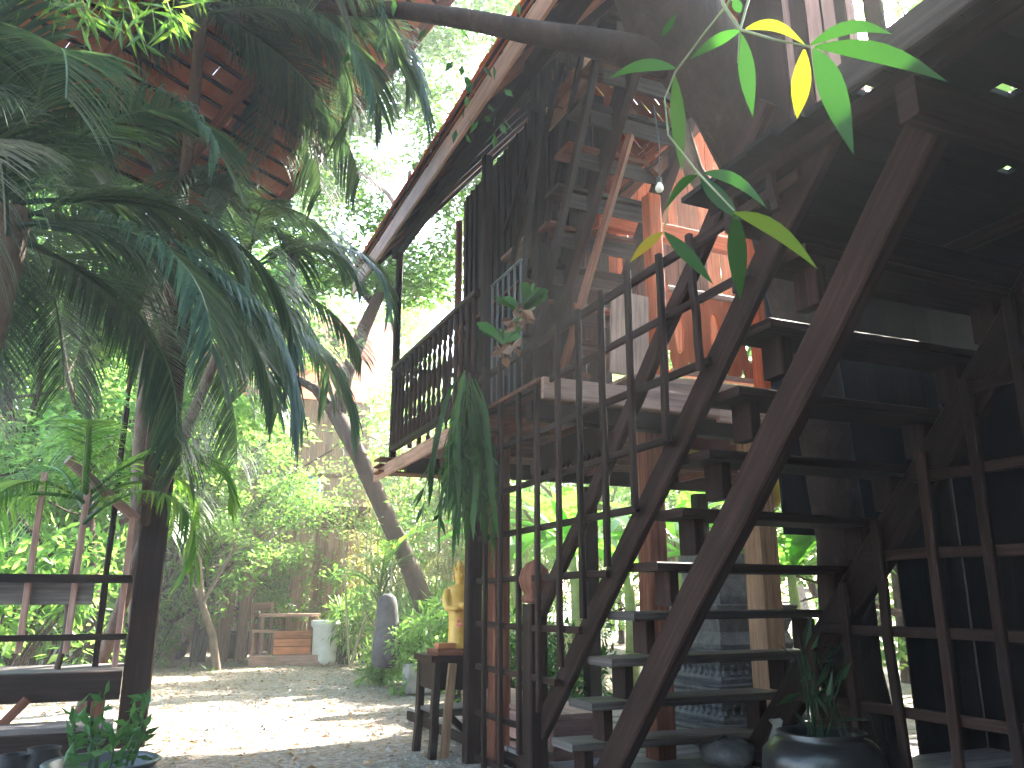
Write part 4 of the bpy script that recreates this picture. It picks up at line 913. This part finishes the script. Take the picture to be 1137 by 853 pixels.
# ------------------------------------------------------------------ bamboo clumps, shrubs, banana plants
def bamboo_clump(loc, n, H, spread, label, seed, mat=L_TREE3):
    r = random.Random(seed); t = thing('bamboo_clump', loc, label, 'bamboo', 'bamboo clumps behind the statue'); L = V(loc)
    m = MB(); lf = MB()
    for i in range(n):
        b = L + V((r.gauss(0, spread), r.gauss(0, spread * .6), 0)); d = V((r.gauss(0, .09), r.gauss(0, .09), 1)); pts = [b]; h = H * r.uniform(.6, 1.1); q = b.copy()
        for k in range(8):
            d = (d + V((r.gauss(0, .05), r.gauss(0, .05), -.03 * k * .6))).normalized(); q = q + d * h / 8; pts.append(q.copy())
        m.tube(pts, [r.uniform(.014, .03) * (1 - .8 * k / 8) for k in range(9)], n=5, cap=False)
        for k in range(34):
            f = r.uniform(1.0, 8); i0 = min(int(f), 7); q = pts[i0].lerp(pts[i0 + 1], f - i0) + rdir(r) * r.uniform(.1, .5); d2 = rdir(r); d2.z = d2.z * .4 - .5
            for _ in range(3): lf.leaf(q + rdir(r) * .08, d2 + rdir(r) * .4, rdir(r), r.uniform(.14, .26), .03)
    m.build('culms', CULM, t, smooth=True); lf.build('foliage', mat, t)
q = at(475, 716, 17); bamboo_clump((q.x, q.y, 0), 46, 5.6, .75, 'dense pale clump of thin bamboo culms right behind the leaning tree', 5)
q = at(408, 722, 19.5); bamboo_clump((q.x, q.y, 0), 26, 3.6, .6, 'dry pale bamboo thicket beside the far white cylinder', 6)
q = at(570, 700, 19); bamboo_clump((q.x, q.y, 0), 40, 4.6, 1.0, 'bamboo clump seen through the lattice under the balcony', 8, L_TREE)

BU = [bush_mesh(i, 1.0, 1.5, 2400, .13, mt) for i, mt in enumerate((L_TREE, L_TREE2, L_TREE, L_TREE2))]
BUD = bush_mesh(11, .8, 1.1, 1500, .12, L_DARK)
BUL = bush_mesh(12, .9, 1.6, 900, .34, L_TREE, wf=.18, droop=.5)
shr = [(150, 19, 1.3, 0, 'green shrub left of the wide pinkish pot'), (165, 18.3, .9, 1, 'pale leafy shrub left of the far house posts'), (405, 18, .9, 0, 'low green shrub between white cylinder and hanging bag'),
       (452, 15.5, .95, 1, 'green shrub between the hanging bag and the leaning trunk'), (478, 12.2, .62, 2, 'bright shrub just left of the golden statue'), (515, 11.0, .75, 3, 'leafy shrub right behind the golden statue'), (100, 17, 1.5, 1, 'shrub beyond the verandah rail'), (40, 15, 1.4, 2, 'tall shrub behind the left verandah'), (-20, 13, 1.5, 0, 'shrub at the far left behind the verandah')]
for (px, d, s, k, lb) in shr:
    q = at(px, 720, d); plant_bush('shrub', BU[k], (q.x, q.y, 0), lb, rz=px * .1, sc=s)
for (px, d, s, lb) in ((580, 9.6, .9, 'dark shrub with white flowers behind the lattice'), (625, 10.5, .9, 'dark shrub behind the newel post under the house')):
    q = at(px, 720, d); plant_bush('shrub', BUD, (q.x, q.y, 0), lb, rz=px, sc=s)
for (px, d, s, lb) in ((502, 12.5, .9, 'long leaved plant between leaning tree and statue'), (385, 17.5, .8, 'blue green arching plant beside the far white cylinder'), (425, 13.2, .5, 'short spiky plant beside the hanging bag')):
    q = at(px, 720, d); plant_bush('leafy_plant', BUL, (q.x, q.y, 0), lb, 'plant', rz=px, sc=s)
FRS = [frond_mesh(50 + i, 1.1, e, dr, 26, .3, .018, L_PALMY, .3) for i, (e, dr) in enumerate(((1.2, 1.2), (.9, 1.5), (1.4, .9)))]
q = at(418, 735, 13.4); palm('palm_seedling', (q.x, q.y, 0), (q.x, q.y, 1.35), FRS, 'small feathery palm growing behind the hanging bag', n=9, seed=21, rtrunk=.05, sc=.9)
def banana(loc, H, seed, label):
    r = random.Random(seed); t = thing('banana_plant', loc, label, 'banana plant', 'banana plants behind the stilt house'); L = V(loc)
    m = MB(); m.tube([L, L + V((.03, 0, H * .3)), L + V((0, .03, H * .55))], [.11, .09, .06], n=10); m.build('stem', plain('banana_stem', (.14, .17, .06), (.28, .30, .12)), t, smooth=True)
    for i in range(8):
        a = 2.4 * i + r.uniform(-.3, .3); e = r.uniform(.8, 1.3); p = L + V((0, 0, H * .52)); pts = [p.copy()]; LL = H * r.uniform(.5, .7)
        for k in range(10):
            e -= r.uniform(.1, .22); p = p + V((math.cos(a) * math.cos(e), math.sin(a) * math.cos(e), math.sin(e))) * LL / 10; pts.append(p.copy())
        m = MB(); wd = r.uniform(.4, .55); m.blade(pts, [wd * f for f in (.08, .12, .5, .85, 1, 1, .95, .85, .65, .4, .05)], (0, 0, 1) if abs(e) < 5 else (1, 0, 0), fold=.25); m.build('leaf', L_BAN, t, smooth=True)
for (px, d, H, lb) in ((640, 13.5, 3.6, 'tall banana plant with broad leaves behind the newel post'), (700, 12.5, 3.0, 'banana plant with wide leaf beside the red house post'), (575, 15, 3.6, 'banana plant seen through the left lattice squares'), (885, 13, 3.0, 'banana plant beyond the tan post behind the treads'), (760, 15, 4.2, 'banana plant far behind the middle stair treads')):
    q = at(px, 700, d); banana((q.x, q.y, 0), H, px, lb)

# ------------------------------------------------------------------ trees all round
T = [tree_meshes(1, 8, 3.6, 17000, .17, L_TREE, BARK, .15), tree_meshes(2, 9, 4.0, 17000, .19, L_TREE2, BARK, .17), tree_meshes(3, 7, 3.4, 14000, .15, L_TREE, BARK_PALE, .13, flat=.8), tree_meshes(4, 9.5, 4.2, 17000, .20, L_TREE2, BARK, .18)]
far = [(-14, 22, 1.15), (-40, 17, 1.0), (45, 21, 1.1), (95, 26, 1.3), (140, 19, 1.0), (185, 24.5, 1.25), (240, 26, .8), (290, 27, .75), (345, 28, .7), (395, 28, .65), (440, 27, .7), (480, 26, .6), (530, 25, .55), (575, 27, .6), (630, 24, .5), (690, 25, .55), (745, 23, .6), (800, 26, 1.0), (860, 23, .85), (920, 26, .9), (985, 24, .8), (1010, 15, 1.35),
       (20, 30, 1.5), (120, 33, 1.6), (215, 34, 1.7), (310, 35, 1.7), (405, 34, 1.7), (495, 33, 1.4), (585, 35, 1.2), (680, 36, .75), (780, 36, .9), (900, 36, 1.2)]
for i, (px, d, s) in enumerate(far):
    q = at(px, 700, d); near = d < 28
    plant_tree('leafy_tree', T[i % 4], (q.x, q.y, -.05), 'bright green leafy tree in the sunlit row behind the yard' if near else 'tall pale green tree in the far back row of foliage', group='trees behind the yard' if near else 'trees in the far back row', rz=i * 1.7, sc=s)
for (px, d, s, k, lb) in ((245, 16.6, .62, 2, 'small bright tree overhanging the left part of the far house'), (170, 18.5, .62, 0, 'low bushy tree in front of the left end of the far house'), (110, 14, .8, 1, 'tree right behind the left verandah palms')):
    q = at(px, 700, d); plant_tree('garden_tree', T[k], (q.x, q.y, -.05), lb, rz=px, sc=s)
for (x, y, s, k, lb) in ((7.6, 14.4, .85, 2, 'thin tree added close behind the stilt house to dapple the yard'), (11.5, 15.5, 1.0, 2, 'sparse tree added behind the stilt house to shade the yard'), (16.5, 12, .8, 0, 'tree further behind the stilt house among bananas'), (12.5, 9, .85, 3, 'tree beyond the right end of the stilt house')):
    plant_tree('shade_tree', T[k], (x, y, -.05), lb, rz=x, sc=s)  # thin and sparse trees added between sun and yard for dappled shade

for i, (x, y, s) in enumerate(((5, -6, 1.3), (-8, -8, 1.6), (10, -4, 1.4), (11, 3, 1.2))):  # trees added out of view to darken the foreground
    plant_tree('leafy_tree', T[i % 4], (x, y, -.05), 'unseen leafy tree added behind the viewpoint to shade the foreground', group='trees added behind the viewpoint for shade', rz=i * 1.3, sc=s)

nb = thing('unseen_shade_wall', (-1.5, -4.2, 0), 'unseen dark plank wall added behind the viewpoint to shade the foreground', 'house')  # single wall added out of view to hold skylight off the stair
wl = MB(); x = -8.0
while x < 2.2:
    wd = RND.uniform(.18, .25); wl.beam((x + wd / 2, -3.6, 0), (x + wd / 2, -3.6, 5.2), wd - .006, .03, up=(0, 1, 0)); x += wd
wl.build('plank_wall', W_DARK, nb)
# ------------------------------------------------------------------ sunlit hazy air over the yard
hz = MB(); x0, x1, y0, y1, z0, z1 = -60, 60, -30, 70, -1.2, 17.5
hz.v = [V((x, y, z)) for z in (z0, z1) for (x, y) in ((x0, y0), (x1, y0), (x1, y1), (x0, y1))]
for f in ((3, 2, 1, 0), (4, 5, 6, 7), (0, 1, 5, 4), (1, 2, 6, 5), (2, 3, 7, 6), (3, 0, 4, 7)): hz.face(list(f))
hm, nt, out = newmat('pale_air'); pv = N(nt, 'ShaderNodeVolumePrincipled'); pv.inputs['Color'].default_value = (.93, .96, .95, 1); pv.inputs['Density'].default_value = .0032; pv.inputs['Anisotropy'].default_value = .35
nt.links.new(pv.outputs[0], out.inputs['Volume'])
tag(hz.build('haze', hm), kind='stuff')
